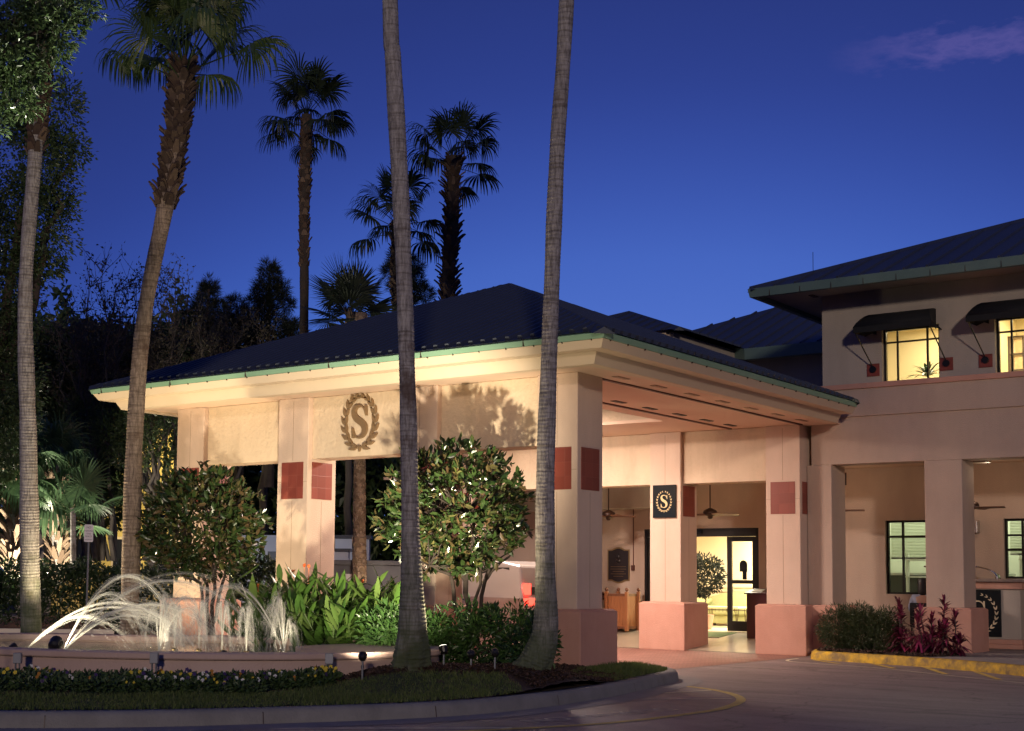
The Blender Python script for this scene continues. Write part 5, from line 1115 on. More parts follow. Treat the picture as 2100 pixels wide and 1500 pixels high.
mb = MB(); mb.add([(x, y, .20) for x, y in INN], [tuple(range(len(INN)))]); mb.build('basin_floor', ft_in, fo_)
water_m = bpy.data.materials.new('fountain_water'); water_m.use_nodes = True
_t = water_m.node_tree; _b = _t.nodes['Principled BSDF']; _b.inputs['Base Color'].default_value = (.42, .46, .32, 1); _b.inputs['Roughness'].default_value = .06; _b.inputs['Transmission Weight'].default_value = .35; _b.inputs['IOR'].default_value = 1.33
_n2 = _t.nodes.new('ShaderNodeTexNoise'); _n2.inputs['Scale'].default_value = 14; _bp = _t.nodes.new('ShaderNodeBump'); _bp.inputs['Strength'].default_value = .35; _bp.inputs['Distance'].default_value = .02
_g = _t.nodes.new('ShaderNodeNewGeometry'); _t.links.new(_g.outputs['Position'], _n2.inputs['Vector']); _t.links.new(_n2.outputs['Fac'], _bp.inputs['Height']); _t.links.new(_bp.outputs[0], _b.inputs['Normal'])
WZ = .40
mb = MB(); mb.add([(x, y, WZ) for x, y in INN], [tuple(range(len(INN)))]); structure(mb.build('fountain_water', water_m))
plat = [(-4.75, .55), (-3.95, 1.75), (-3.3, 1.85), (-2.55, 1.75), (-2.6, 1.2), (-3.3, .45), (-4.2, .32)]
mb = MB(); mb.prism(plat, .2, RIM-.015); bevel(mb.build('raised_ledge', ft_m, fo_), .012)
brass = mat('nozzle_brass', (.25, .18, .08), .4, metallic=.8)

# water: each jet a bundle of fine falling streams and drops
spray = bpy.data.materials.new('water_spray'); spray.use_nodes = True
_t = spray.node_tree; _t.nodes.clear(); _o = _t.nodes.new('ShaderNodeOutputMaterial'); _tr = _t.nodes.new('ShaderNodeBsdfTransparent'); _d = _t.nodes.new('ShaderNodeBsdfDiffuse'); _d.inputs[0].default_value = (.92, .92, .86, 1); _tl = _t.nodes.new('ShaderNodeBsdfTranslucent'); _tl.inputs[0].default_value = (.92, .92, .86, 1)
_m1 = _t.nodes.new('ShaderNodeMixShader'); _m1.inputs[0].default_value = .5; _m2 = _t.nodes.new('ShaderNodeMixShader'); _m2.inputs[0].default_value = .34
_t.links.new(_d.outputs[0], _m1.inputs[1]); _t.links.new(_tl.outputs[0], _m1.inputs[2]); _t.links.new(_tr.outputs[0], _m2.inputs[1]); _t.links.new(_m1.outputs[0], _m2.inputs[2]); _t.links.new(_m2.outputs[0], _o.inputs[0])
mist_m = spray.copy(); mist_m.name = 'water_mist'; [q for q in mist_m.node_tree.nodes if q.type == 'MIX_SHADER' and q.inputs[0].default_value < .4][0].inputs[0].default_value = .075
RH = np.array([RT[0], RT[1], 0]); RH /= np.linalg.norm(RH); FH = np.array([FWD[0], FWD[1], 0]); FH /= np.linalg.norm(FH)
def jet(label, base, streams, thin=.0030, nf=10, mist=160, noz=True):
    nf = max(6, int(nf*.9)); mist = int(mist*3)
    """streams: (sideways metres to the top of the arc, height of the top, depth-ways metres)"""
    b = np.array(base, float); t = thing('water_jet', label, 'water jet', tuple(b), group='jets of the fountain'); mb = MB(); mz = MB(); dr = []
    for (dx, h, dz) in streams:
        vz = math.sqrt(2*9.8*max(h, .05)); tt = vz/9.8; vx = dx/tt; vy = dz/tt
        tl = tt+math.sqrt(2*max(h+b[2]-WZ, .01)/9.8)
        for k in range(nf):
            sg = .010 if k < nf*.5 else .045
            j = RNG.normal(0, sg, 3); v = np.array([vx, vy, vz])*(1+j*[1.6, 1.6, .7])+RNG.normal(0, sg, 3)
            P = []; te = tl*RNG.uniform(.62, 1.0)
            for q in np.linspace(0, te, 18):
                p = b+RH*v[0]*q+FH*v[1]*q+np.array([0, 0, v[2]*q-4.9*q*q])
                if p[2] < WZ: break
                P.append(p)
            if len(P) > 6 and k % 2 == 0: mz.smooth = True; mz.tube(P[3:], np.linspace(.006, RNG.uniform(.018, .034), len(P)-3), 5)
            if len(P) > 3: mb.tube(P, np.linspace(thin*1.3, thin*.5, len(P))*(1 if k < nf*.5 else .6), 4)
        m = int(mist/len(streams))
        for _ in range(m):
            q = tl*RNG.uniform(.45, 1.0); v = np.array([vx, vy, vz])*(1+RNG.normal(0, .07, 3)); p = b+RH*v[0]*q+FH*v[1]*q+np.array([0, 0, v[2]*q-4.9*q*q])+RNG.normal(0, .045*(q/tl), 3)
            if p[2] > WZ: dr.append((p, v, q))
    for p, v, q in dr:                                   # drops drawn out along their fall
        d = RH*v[0]+FH*v[1]+np.array([0, 0, v[2]-9.8*q]); L = .016*d; s = np.cross(d, FH); s = s/(np.linalg.norm(s)+1e-9)*.0019
        mb.add([p-L, p+s, p+L, p-s], [(0, 1, 2, 3)])
    mb.build('streams', spray, t); mz.build('mist', mist_m, t)
    if noz:
        mb = MB(); mb.lathe([(.05, -.06), (.045, -.02), (.03, .0)], tuple(b), 10); mb.build('nozzle', brass, t)
WL = (1.0, .86, .62)
def jb(u, v, D, z=None):
    p = px(u, v, D)
    if z is not None: p[2] = z
    return p
k = 1/FPX
def mpx(D, n): return n*D/FPX
Dj = 17.0; p = jb(52, 1330, Dj, .44)
jet('slanting water jet at the far left of the fountain, arching right from its own spout', p, [(mpx(Dj, 170), mpx(Dj, 100), .3), (mpx(Dj, 150), mpx(Dj, 88), .5), (mpx(Dj, 110), mpx(Dj, 70), .2)])
Dj = 16.6; p = jb(128, 1332, Dj, .44)
jet('largest slanting water jet of the left pair, its highest arc reaching behind the leaning palm', p, [(mpx(Dj, 110), mpx(Dj, 158), .5), (mpx(Dj, 205), mpx(Dj, 148), .3), (mpx(Dj, 170), mpx(Dj, 100), .2), (mpx(Dj, 140), mpx(Dj, 92), .0), (mpx(Dj, 120), mpx(Dj, 75), .4), (mpx(Dj, 60), mpx(Dj, 120), .8)], nf=11, mist=320)
Dj = 16.9; p = jb(325, 1338, Dj, .43)
jet('wide fan shaped water jet in the middle of the fountain', p, [(mpx(Dj, a), mpx(Dj, h), d) for a, h, d in [(-18, 92, .1), (3, 105, .2), (7, 118, 0), (13, 112, -.1), (18, 108, .1), (26, 104, 0), (34, 112, .2), (50, 116, .1), (55, 92, 0)]], nf=9, mist=420)
for u, v, D, h, lab in [(358, 1328, 18.3, 88, 'thin upright water jet just right of the wide fan'), (408, 1330, 18.2, 95, 'slim leaning water jet between the fan and the bell jets'), (455, 1333, 17.9, 98, 'thicker bell shaped water jet left of the pair in the middle'), (505, 1333, 17.7, 92, 'bell shaped water jet nearest the right hand fan')]:
    p = jb(u, v, D, .43); jet(lab, p, [(mpx(D, RNG.uniform(-6, 6)), mpx(D, h), 0), (mpx(D, -9), mpx(D, h*.95), .05), (mpx(D, 9), mpx(D, h*.93), -.05), (mpx(D, 3), mpx(D, h*.97), .1)], nf=8, mist=190, thin=.0035)
Dj = 16.9; p = jb(583, 1339, Dj, .43)
jet('tall fan shaped water jet at the right end of the fountain', p, [(mpx(Dj, a), mpx(Dj, h), d) for a, h, d in [(-110, 138, .1), (-20, 118, .1), (-14, 110, 0), (-8, 112, -.1), (-4, 95, .1), (8, 72, 0), (14, 62, .1), (-30, 100, .1)]], nf=10, mist=420)
# lit flood lamps in the basin
lens = glow('flood_lens', (1.0, .93, .78), 9.0)
def flood(label, pos, aim, energy, col, group, size=95, big=.07, name='flood_lamp', lit=True, blend=.6, stake=.12):
    p = np.array(pos, float); d = np.array(aim, float)-p; d /= np.linalg.norm(d); t = thing(name, label, 'spotlight', tuple(p), group=group)
    mb = MB(); mb.tube([p-d*big*1.5, p-d*big*1.2, p-d*.005, p+d*.012], [big*.45, big*.8, big, big], 14); mb.build('housing', frame_dk, t)
    mb = MB(); mb.tube([p+d*.013, p+d*.016], [big*.88, big*.88], 14); mb.build('lens', lens if lit else glass_dk, t)
    mb = MB(); mb.tube([p-d*big*.8, p-d*big*.8-np.array([0, 0, stake])], .012, 6); mb.build('stake', steel_dk, t)
    if energy: light('SPOT', tuple(p+d*.05), energy, col, .09, tuple(p+d), size, blend)
    return t
steel_dk = mat('conduit_steel', (.16, .17, .19), .5, metallic=.5)
glass_dk = mat('lamp_glass_unlit', (.10, .10, .10), .1)
FW = (1.0, .80, .50)
G = 'landscape spotlights'
p = px(116, 1318, 16.5)
flood('square lit flood lamp on the left rim of the fountain', p, px(470, 880, 24.5), 170, WL, 'flood lamps of the fountain', 125, .085, stake=.10)
p = px(30, 1327, 17.0)
flood('small grey flood lamp at the far left spout of the fountain', p, p+np.array([1.6, -.1, .7]), 60, WL, 'flood lamps of the fountain', 100, .05, lit=False, stake=.08)
for u, v, D, lab in [(322, 1345, 16.6, 'flood lamp under water below the wide fan jet'), (580, 1345, 16.6, 'flood lamp under water below the right hand fan jet')]:
    p = px(u, v, D); p[2] = .415
    flood(lab, p, p+np.array([.25, .25, 1]), 22, WL, 'flood lamps of the fountain', 110, .05, stake=.05)
p = px(460, 1338, 17.2); p[2] = .42
flood('flood lamp under water before the bell jets', p, p+np.array([.9, .5, .6]), 30, WL, 'flood lamps of the fountain', 110, .045, stake=.05)
# spotlights in the planting
p = px(909, 1328, 15.9)
flood('lit bullet spotlight in the mulch right of the nearer bare trunk', p, p+np.array([0, 0, 1.0])-RH*.18+FH*.38, 420, FW, G, 165, .055, stake=.30, blend=1.0)
flood('unlit dark bullet spotlight on a stake beside the lit one', px(966, 1341, 16.0), px(960, 1250, 17.2), 0, FW, G, 100, .05, lit=False, stake=.22)
flood('unlit dark bullet spotlight nearest the corner column trunk', px(1015, 1338, 15.9), px(1010, 1250, 17.2), 0, FW, G, 100, .05, lit=False, stake=.26)
def upl(lab, pos, aim, e, size=90, col=FW, lit=True):
    pos = np.array(pos, float); pos[2] = float(hgt(pos[0], pos[1]))+.16; flood(lab, pos, aim, e, col, G, size, .05, lit=lit, stake=.2)
flood('added spotlight in the mulch by the right electrical box, lighting the canopy beam', (-5.42, -.66, .52), (0.0, 3.7, 3.85), 3500, (1.0, .85, .62), G, 62, .05, stake=.34, blend=.8)  # added lamp, placed where its beam reaches the emblem panel unblocked
upl('bullet spotlight behind the fountain lighting the left end of the canopy', (-3.0, 8.0, 0), (0.0, 7.0, 4.0), 750, 110)
upl('bullet spotlight standing between the two left palms', tuple(px(116, 1330, 22.3)), tuple(px(80, 700, 22.8)), 300, 100)
p = px(60, 1185, 33.2); p[2] = .4
flood('bright flood lamp at the foot of the lit sabal palm', p, px(60, 1000, 34), 1800, (1, .88, .68), G, 150, .08, stake=.2)
p = px(752, 1200, 32.4); p[2] = .2
flood('bullet spotlight at the foot of the patterned palm trunk behind the canopy', p, px(738, 950, 33), 90, FW, G, 60, .05, stake=.1)
p = px(-110, 1050, 14.3)
flood('flood lamp on a post beyond the left edge lighting the oak leaves', p, px(10, 120, 15.0), 2200, (1, .95, .80), G, 70, .09, stake=float(p[2]-.15))

# junction boxes on twin conduits along the fountain wall
jbox = mat('junction_box_grey', (.20, .21, .24), .5, metallic=.3)
for u, v, D, lab in [(36, 1362, 15.75, 'grey electrical box on two conduits at the left end of the fountain wall'), (316, 1362, 15.5, 'grey electrical box on two conduits in the middle of the fountain wall'), (675, 1363, 15.75, 'grey electrical box on two conduits beside the mulch heap')]:
    p = px(u, v, D); t = thing('junction_box', lab, 'electrical box', (p[0], p[1], .15), group='electrical boxes along the fountain'); z = p[2]
    mb = MB()
    for sgn in (-1, 1): mb.tube([p+RH*.022*sgn+np.array([0, 0, .04]), (p+RH*.022*sgn)*[1, 1, 0]+[0, 0, .12]], .011, 6)
    mb.build('conduit', steel_dk, t)
    f1, f2 = RH*.046, FH*.03; c = p+np.array([0, 0, .065])
    mb = MB(); lo = [c-f1-f2, c+f1-f2, c+f1+f2, c-f1+f2]; h2 = np.array([0, 0, .06]); mb.hexa([q-h2 for q in lo], [q+h2 for q in lo]); bevel(mb.build('box', jbox, t), .006)
    mb = MB(); lo = [c-f1*.9-f2*1.12, c+f1*.9-f2*1.12, c+f1*.9-f2, c-f1*.9-f2]; mb.hexa([q-h2*.85 for q in lo], [q+h2*.85 for q in lo]); mb.build('cover', jbox, t)
p = px(743, 1385, 15.6); t = thing('sprinkler', 'small pale sprinkler riser standing in the mulch by the fountain wall', 'sprinkler', tuple(p))
mb = MB(); mb.tube([p, p+[0, 0, .07]], .012, 8); mb.build('riser', mat('pvc_pale', (.5, .48, .45), .5), t); mb = MB(); mb.lathe([(.014, .07), (.018, .08), (.018, .105), (.008, .115)], tuple(p), 8); mb.build('head', frame_dk, t)

# ------------------------------------------------------------------ porch: fans, fixtures, furniture
wood_fan = mat('fan_wood', (.16, .06, .03), .4, (.22, .09, .045), 6, stretch=(1, 1, 8))
fan_metal = mat('fan_metal', (.05, .025, .018), .4, metallic=.5)
def ceiling_fan(label, y, zt, rot):
    x = 9.6; t = thing('ceiling_fan', label, 'ceiling fan', (x, y, zt), group='ceiling fans in the porch')
    mb = MB(); mb.tube([(x, y, 3.74), (x, y, zt+.10)], .014, 8); mb.lathe([(.06, 0), (.055, -.05), (.02, -.08)], (x, y, 3.74), 12); mb.build('rod', fan_metal, t)
    mb = MB(); mb.smooth = True; mb.lathe([(.03, .12), (.07, .10), (.13, .07), (.15, .03), (.15, .0), (.13, -.03), (.06, -.05), (.055, -.09), (.035, -.11), (.001, -.115)], (x, y, zt), 18); mb.build('motor', fan_metal, t)
    for k in range(5):
        a = rot+k*2*math.pi/5; d = np.array([math.cos(a), math.sin(a), 0]); s = np.array([-d[1], d[0], 0]); c = np.array([x, y, zt-.015])
        mb = MB(); w = [(.12, .025), (.20, .03), (.22, .055), (.56, .072), (.60, .05)]; V = []
        for r, hw in w: V += [c+d*r-s*hw+[0, 0, .012], c+d*r+s*hw-[0, 0, .012]]
        V += [v-np.array([0, 0, .008]) for v in V]; n = len(w); F = []
        for i in range(n-1): F += [(2*i, 2*i+1, 2*i+3, 2*i+2), (2*n+2*i+1, 2*n+2*i, 2*n+2*i+2, 2*n+2*i+3), (2*i, 2*i+2, 2*n+2*i+2, 2*n+2*i), (2*i+1, 2*n+2*i+1, 2*n+2*i+3, 2*i+3)]
        F += [(0, 2*n, 2*n+1, 1), (2*n-2, 2*n-1, 4*n-1, 4*n-2)]; mb.add(V, F); mb.build('blade', wood_fan, t)
ceiling_fan('ceiling fan hanging before the plaque, half hidden by the corner column', 5.22, 2.80, .35)
ceiling_fan('ceiling fan hanging in front of the lobby door', 2.75, 2.79, .2)
ceiling_fan('ceiling fan half hidden behind the pilaster at the left of the arcade', .06, 2.82, 1.25)
ceiling_fan('ceiling fan hanging above the bar counter', -2.62, 2.82, 1.05)
fix_m = mat('fixture_diffuser', (.62, .55, .42), .5)
for y, lab in [(.05, 'boxy ceiling light under the porch ceiling above the square wall vent'), (-2.95, 'boxy ceiling light under the porch ceiling right of the hanging fan rod')]:
    t = thing('porch_light', lab, 'ceiling light', (9.2, y, 3.74), group='boxy porch ceiling lights')
    mb = MB(); mb.box(9.05, 9.35, y-.17, y+.17, 3.68, 3.74); bevel(mb.build('base', fascia_m, t), .01); mb = MB(); mb.box(9.08, 9.32, y-.14, y+.14, 3.60, 3.68); bevel(mb.build('diffuser', fix_m, t), .012)
    light('POINT', (9.7, y, 3.45), 9, (1.0, .74, .50), .08)  # added fill for the porch wall; the boxy fixtures themselves stay unlit
# bronze plaque
plq = mat('plaque_bronze_dark', (.035, .028, .030), .35, metallic=.4); plr = mat('plaque_rim', (.30, .21, .10), .35, metallic=.6)
def plaque_outline(w, h, b, n=10):
    P = [(-w, -h), ]; P = []
    for s, t0 in ((1, 0), (-1, 0)):
        pass
    top = [(-w, h)]+[(-w*.62+w*1.24*i/n, h+b*math.sin(math.pi*i/n)) for i in range(n+1)]+[(w, h)]
    return top+[(x, -z) for x, z in top[::-1]]
t = thing('wall_plaque', 'dark bronze plaque with curved top and portrait relief on the porch wall', 'plaque', (10.99, 5.78, 1.72))
f = on_front(11.0, 5.78, 1.72)
mb = MB(); extrude(mb, plaque_outline(.29, .36, .055), f, -.001, .02); mb.build('rim', plr, t)
mb = MB(); extrude(mb, plaque_outline(.262, .33, .05), f, .018, .026); mb.build('tablet', plq, t)
mb = MB(); mb.smooth = True
for (a, b, ra, rb) in [(.0, .20, .045, .06), (.0, .10, .075, .05)]:
    V = []; F = []
    for i in range(6):
        for j in range(12):
            th = j/12*2*math.pi; q = i/5*math.pi/2; V.append(f(a+ra*math.cos(th)*math.cos(q), b+rb*math.sin(th)*math.cos(q), .026+.03*math.sin(q)))
    F = [(i*12+j, i*12+(j+1) % 12, (i+1)*12+(j+1) % 12, (i+1)*12+j) for i in range(5) for j in range(12)]; mb.add(V, F)
mb.build('portrait_relief', plq, t)
mb = MB()
for i, w in enumerate([.20, .21, .15, .20, .13]): extrude(mb, [(-w, -.03-i*.055), (w, -.03-i*.055), (w, -.038-i*.055), (-w, -.038-i*.055)], f, .025, .029)
mb.build('raised_lines', plr, t)
# wooden planter bin with finials, wooden bench
teak = mat('teak', (.24, .085, .03), .45, (.32, .125, .05), 5, stretch=(3, 3, .6), contrast=.8); teak_d = mat('teak_dark', (.11, .04, .018), .45, (.16, .06, .03), 5, stretch=(3, 3, .6))
bx, by = 10.45, 5.36
t = thing('wooden_planter_bin', 'square slatted teak bin with ball finials below the bronze plaque', 'planter', (bx, by, .27))
for sx in (-1, 1):
    for sy in (-1, 1):
        mb = MB(); mb.box(bx+sx*.26-.035, bx+sx*.26+.035, by+sy*.26-.035, by+sy*.26+.035, .25, 1.12); p = bevel(mb.build('post', teak, t), .006); mb = MB(); mb.smooth = True; mb.lathe([(.01, 0), (.022, .01), (.04, .04), (.04, .06), (.025, .085), (.001, .095)], (bx+sx*.26, by+sy*.26, 1.12), 12); mb.build('finial', teak_d, p)
for (x0, x1, y0, y1, ax) in [(-.245, -.22, -.225, .225, 'y'), (.22, .245, -.225, .225, 'y'), (-.225, .225, -.245, -.22, 'x'), (-.225, .225, .22, .245, 'x')]:
    mb = MB(); n = 6
    for k in range(n):
        if ax == 'y': a = y0+(y1-y0)*k/n; mb.box(bx+x0, bx+x1, by+a+.003, by+a+(y1-y0)/n-.003, .33, 1.06)
        else: a = x0+(x1-x0)*k/n; mb.box(bx+a+.003, bx+a+(x1-x0)/n-.003, by+y0, by+y1, .33, 1.06)
    mb.build('slat_panel', teak, t)
    mb = MB(); q = .008
    for z0, z1 in ((.30, .35), (1.02, 1.075)): mb.box(bx+x0-q, bx+x1+q, by+y0, by+y1, z0, z1) if ax == 'y' else mb.box(bx+x0, bx+x1, by+y0-q, by+y1+q, z0, z1)
    mb.build('rail', teak_d, t)
bx, by = 10.5, 6.55
t = thing('wooden_bench', 'wooden bench with curved slatted back, half hidden behind the corner column', 'bench', (bx, by, .27))
def back_z(y): return 1.02+.13*math.cos((y-by)/.62*math.pi/2)
P = [(bx+.3, by+q, .27+.75*0+back_z(by+q)-.27+.0) for q in np.linspace(-.62, .62, 15)]
mb = MB(); mb.tube(P, .035, 8); mb.build('back_rail', teak_d, t)
mb = MB()
for q in np.linspace(-.52, .52, 11): mb.box(bx+.285, bx+.31, by+q-.022, by+q+.022, .72, back_z(by+q))
mb.build('back_slats', teak, t)
mb = MB()
for q in range(5): mb.box(bx-.28+q*.115, bx-.18+q*.115, by-.62, by+.62, .69, .72)
mb.build('seat', teak, t)
for sx, sy, h in ((-.26, -.6, .92), (-.26, .6, .92), (.29, -.6, 1.02), (.29, .6, 1.02)):
    mb = MB(); mb.box(bx+sx-.03, bx+sx+.03, by+sy-.03, by+sy+.03, .25, h); mb.build('leg', teak_d, t)
for sy in (-.6, .6):
    mb = MB(); mb.box(bx-.32, bx+.3, by+sy-.035, by+sy+.035, .92, .955); mb.build('arm', teak_d, t)
# host stand, door mat
hs_m = mat('stand_maroon', (.045, .006, .012), .3, (.06, .010, .016), 5)
hx, hy = 10.25, 1.88
t = thing('valet_stand', 'dark maroon valet stand with white papers on top beside the lobby door', 'valet stand', (hx, hy, .2))
mb = MB(); mb.hexa([(hx-.22, hy-.26, .19), (hx+.22, hy-.26, .19), (hx+.22, hy+.26, .19), (hx-.22, hy+.26, .19)], [(hx-.22, hy-.26, 1.12), (hx+.22, hy-.26, 1.20), (hx+.22, hy+.26, 1.20), (hx-.22, hy+.26, 1.12)]); bevel(mb.build('cabinet', hs_m, t), .01)
mb = MB(); mb.hexa([(hx-.26, hy-.30, 1.115), (hx+.24, hy-.30, 1.205), (hx+.24, hy+.30, 1.205), (hx-.26, hy+.30, 1.115)], [(hx-.26, hy-.30, 1.145), (hx+.24, hy-.30, 1.235), (hx+.24, hy+.30, 1.235), (hx-.26, hy+.30, 1.145)]); bevel(mb.build('top', hs_m, t), .006)
paper = mat('paper_white', (.75, .74, .70), .7)
t = thing('paper_sheets', 'white papers lying on the maroon valet stand', 'papers', (hx, hy+.1, 1.2)); mb = MB(); mb.hexa([(hx-.15, hy-.05, 1.166), (hx+.1, hy-.02, 1.211), (hx+.08, hy+.2, 1.208), (hx-.17, hy+.18, 1.163)], [(hx-.15, hy-.05, 1.176), (hx+.1, hy-.02, 1.221), (hx+.08, hy+.2, 1.218), (hx-.17, hy+.18, 1.173)]); mb.build('sheets', paper, t)
matg = mat('mat_green', (.06, .09, .02), .95, (.09, .12, .035), 30, bump=.6, bscale=80)
t = thing('door_mat', 'green door mat on the porch floor before the lobby door', 'door mat', (10.3, 3.6, .25)); mb = MB(); mb.hexa([(9.95, 2.75, .192), (10.85, 2.75, .270), (10.85, 4.6, .270), (9.95, 4.6, .192)], [(9.95, 2.75, .202), (10.85, 2.75, .280), (10.85, 4.6, .280), (9.95, 4.6, .202)]); mb.build('pile', matg, t); mb = MB(); mb.hexa([(9.92, 2.72, .189), (9.95, 2.72, .192), (9.95, 4.63, .192), (9.92, 4.63, .189)], [(9.92, 2.72, .198), (9.95, 2.72, .201), (9.95, 4.63, .201), (9.92, 4.63, .198)]); mb.build('edging', black_g, t)
# lobby furniture
sofa_m = mat('sofa_green', (.26, .27, .12), .85, (.33, .33, .16), 6); 
sx0, sy0 = 14.35, 4.75
t = thing('sofa', 'pale green rolled arm sofa against the lobby wall, seen through the door', 'sofa', (sx0, sy0, .29))
mb = MB(); mb.smooth = True; V = []; ys = np.linspace(-.75, .75, 15); n = 0
prof = lambda q: .98+.14*math.cos(q/.75*math.pi/2)
mb.add([(sx0+.50, sy0+q, .55) for q in ys]+[(sx0+.60, sy0+q, prof(q)) for q in ys]+[(sx0+.78, sy0+q, prof(q)) for q in ys]+[(sx0+.85, sy0+q, .40) for q in ys], [(r*15+i, r*15+i+1, (r+1)*15+i+1, (r+1)*15+i) for r in range(3) for i in range(14)]+[(0, 15, 30, 45), (14, 59, 44, 29)]); mb.build('backrest', sofa_m, t)
for sy in (-.74, .74):
    mb = MB(); mb.smooth = True; mb.tube([(sx0-.12, sy0+sy, .84), (sx0+.7, sy0+sy, .88)], .11, 12); mb.box(sx0-.10, sx0+.75, sy0+sy-.08, sy0+sy+.08, .36, .84); mb.build('arm', sofa_m, t)
mb = MB(); mb.box(sx0-.15, sx0+.6, sy0-.66, sy0+.66, .56, .74); bevel(mb.build('seat_cushion', sofa_m, t), .04, 3); mb = MB(); mb.box(sx0-.1, sx0+.8, sy0-.72, sy0+.72, .36, .555); mb.build('base', sofa_m, t)
for ax in (-.05, .7):
    for sy in (-.65, .65): mb = MB(); mb.box(sx0+ax-.03, sx0+ax+.03, sy0+sy-.03, sy0+sy+.03, .29, .36); mb.build('leg', teak_d, t)
tx, ty = 13.45, 4.35
t = thing('side_table', 'small table with a pale top and thin wire legs in front of the sofa', 'table', (tx, ty, .29))
mb = MB(); mb.box(tx-.28, tx+.28, ty-.5, ty+.5, .74, .785); bevel(mb.build('tabletop', mat('table_stone', (.62, .52, .36), .3), t), .01)
mb = MB(); mb.tube([(tx-.25, ty-.46, .70), (tx+.25, ty-.46, .70), (tx+.25, ty+.46, .70), (tx-.25, ty+.46, .70), (tx-.25, ty-.46, .70)], .008, 5)
for q in np.linspace(-.4, .4, 9): mb.tube([(tx-.25, ty+q, .74), (tx-.25, ty+q, .66)], .006, 4)
mb.build('apron', fan_metal, t)
for ax, ay in ((-.25, -.46), (-.25, .46), (.25, -.46), (.25, .46)):
    mb = MB()
    for o in (-.05, 0, .05): mb.tube([(tx+ax, ty+ay+o, .74), (tx+ax*.95, ty+ay*.97, .30)], .007, 5)
    mb.build('leg', fan_metal, t)
c = np.array([11.75, 3.98, 1.5]); t = thing('potted_ficus', 'dark leafy potted ficus just inside the lobby door behind the pink column', 'potted plant', (c[0], c[1], .29))
mb = MB(); mb.lathe([(.15, .0), (.20, .3), (.21, .33), (.19, .33)], (c[0], c[1], .29), 16); mb.build('pot', stucco_b, t); mb = MB(); limb(mb, (c[0], c[1], .6), c+[0, 0, .1], .02, .012, .03); mb.build('stem', bark_m, t); mb = MB(); clump_crown(mb, c, (.36, .36, .42), 120, 22, .085, .42, LEAF4, .12); mb.build('foliage', pine_leaf, t)
bl = mat('banner_blue', (.03, .06, .16), .6); t = thing('lobby_banner', 'narrow blue banner stand inside the lobby behind the glass door', 'banner', (13.2, 2.75, .29)); mb = MB(); mb.box(13.2, 13.22, 2.55, 2.95, .75, 2.05); mb.build('cloth', bl, t); mb = MB(); mb.box(13.1, 13.32, 2.6, 2.9, .29, .33); mb.tube([(13.23, 2.75, .33), (13.23, 2.75, 2.05)], .012, 6); mb.build('stand', steel_dk, t)
gp_ = mat('picture_green', (.05, .12, .05), .6); mb = MB(); mb.box(13.28, 13.30, 1.75, 2.12, .72, 1.25); t = thing('framed_panel', 'green framed panel low on the lobby wall behind the glass door', 'picture', (13.29, 1.93, 1.0)); mb.build('panel', gp_, t); mb = MB(); mb.box(13.285, 13.30, 1.71, 1.75, .68, 1.29); mb.box(13.285, 13.30, 2.12, 2.16, .68, 1.29); mb.build('frame', fascia_m, t)

# bar counter with its big sign, carving lamp arch, seated guest
t = thing('bar_counter', 'pink and cream stucco bar counter with a stone top under the porch windows', 'bar counter', (10.3, -2.5, .18))
mb = MB(); mb.box(10.0, 10.6, -3.36, -1.95, .36, 1.29); bevel(mb.build('front_panel', stucco_g, t), .01)
mb = MB(); mb.box(9.94, 10.62, -3.40, -1.95, .185, .27); mb.box(9.97, 10.62, -3.38, -1.95, .272, .36); bevel(mb.build('base', stucco_b, t), .008)
mb = MB(); mb.box(9.95, 10.62, -3.40, -1.95, 1.292, 1.42); bevel(mb.build('frieze', stucco_b, t), .008)
mb = MB(); mb.box(9.86, 10.72, -3.46, -1.9, 1.422, 1.48); bevel(mb.build('counter_top', mat('counter_stone', (.22, .17, .15), .3, (.30, .24, .21), 14), t), .012)
t = thing('bar_sign', 'large black sign with a cream S and laurel wreath on the bar counter front', 'sign', (10, -2.6, .83))
mb = MB(); mb.box(9.965, 10.0, -3.02, -2.18, .40, 1.275); bevel(mb.build('sign_plate', black_g, t), .01)
cream = mat('sign_cream', (.62, .52, .36), .45)
mb = MB(); letter_s(mb, on_front(9.965, -2.60, .84), .48, -.001, .010); mb.build('letter', cream, t); mb = MB(); wreath(mb, on_front(9.965, -2.60, .83), .335, .36, -.001, .008, n=11, leaf=.27); mb.build('laurel_wreath', cream, t)
chrome = mat('chrome', (.72, .72, .72), .12, metallic=1.0)
t = thing('chrome_arch', 'curved chrome serving hood standing on the bar counter', 'serving hood', (10.25, -2.4, 1.48))
mb = MB(); mb.smooth = True; cy = -2.62; Pp = [(-1.55, 1.70)]+[(-2.50, 1.70)]+[(-2.50-.42*math.sin(a), 1.70-.20*(1-math.cos(a))*1.1) for a in np.linspace(.2, math.pi/2*1.02, 8)]
mb.add([(10.12, y, z) for y, z in Pp]+[(10.34, y, z) for y, z in Pp], [(i, i+1, len(Pp)+i+1, len(Pp)+i) for i in range(1, len(Pp)-1)]); h = mb.build('hood', chrome, t); h.modifiers.new('thick', 'SOLIDIFY').thickness = .012
mb = MB(); mb.tube([(10.12, y, z+.008) for y, z in Pp], .014, 8); mb.build('rail', chrome, t)
for y in (-2.40, -2.86): mb = MB(); mb.tube([(10.23, y, 1.478), (10.23, y, 1.69 if y > -2.5 else 1.52)], .010, 8); mb.build('post', chrome, t)
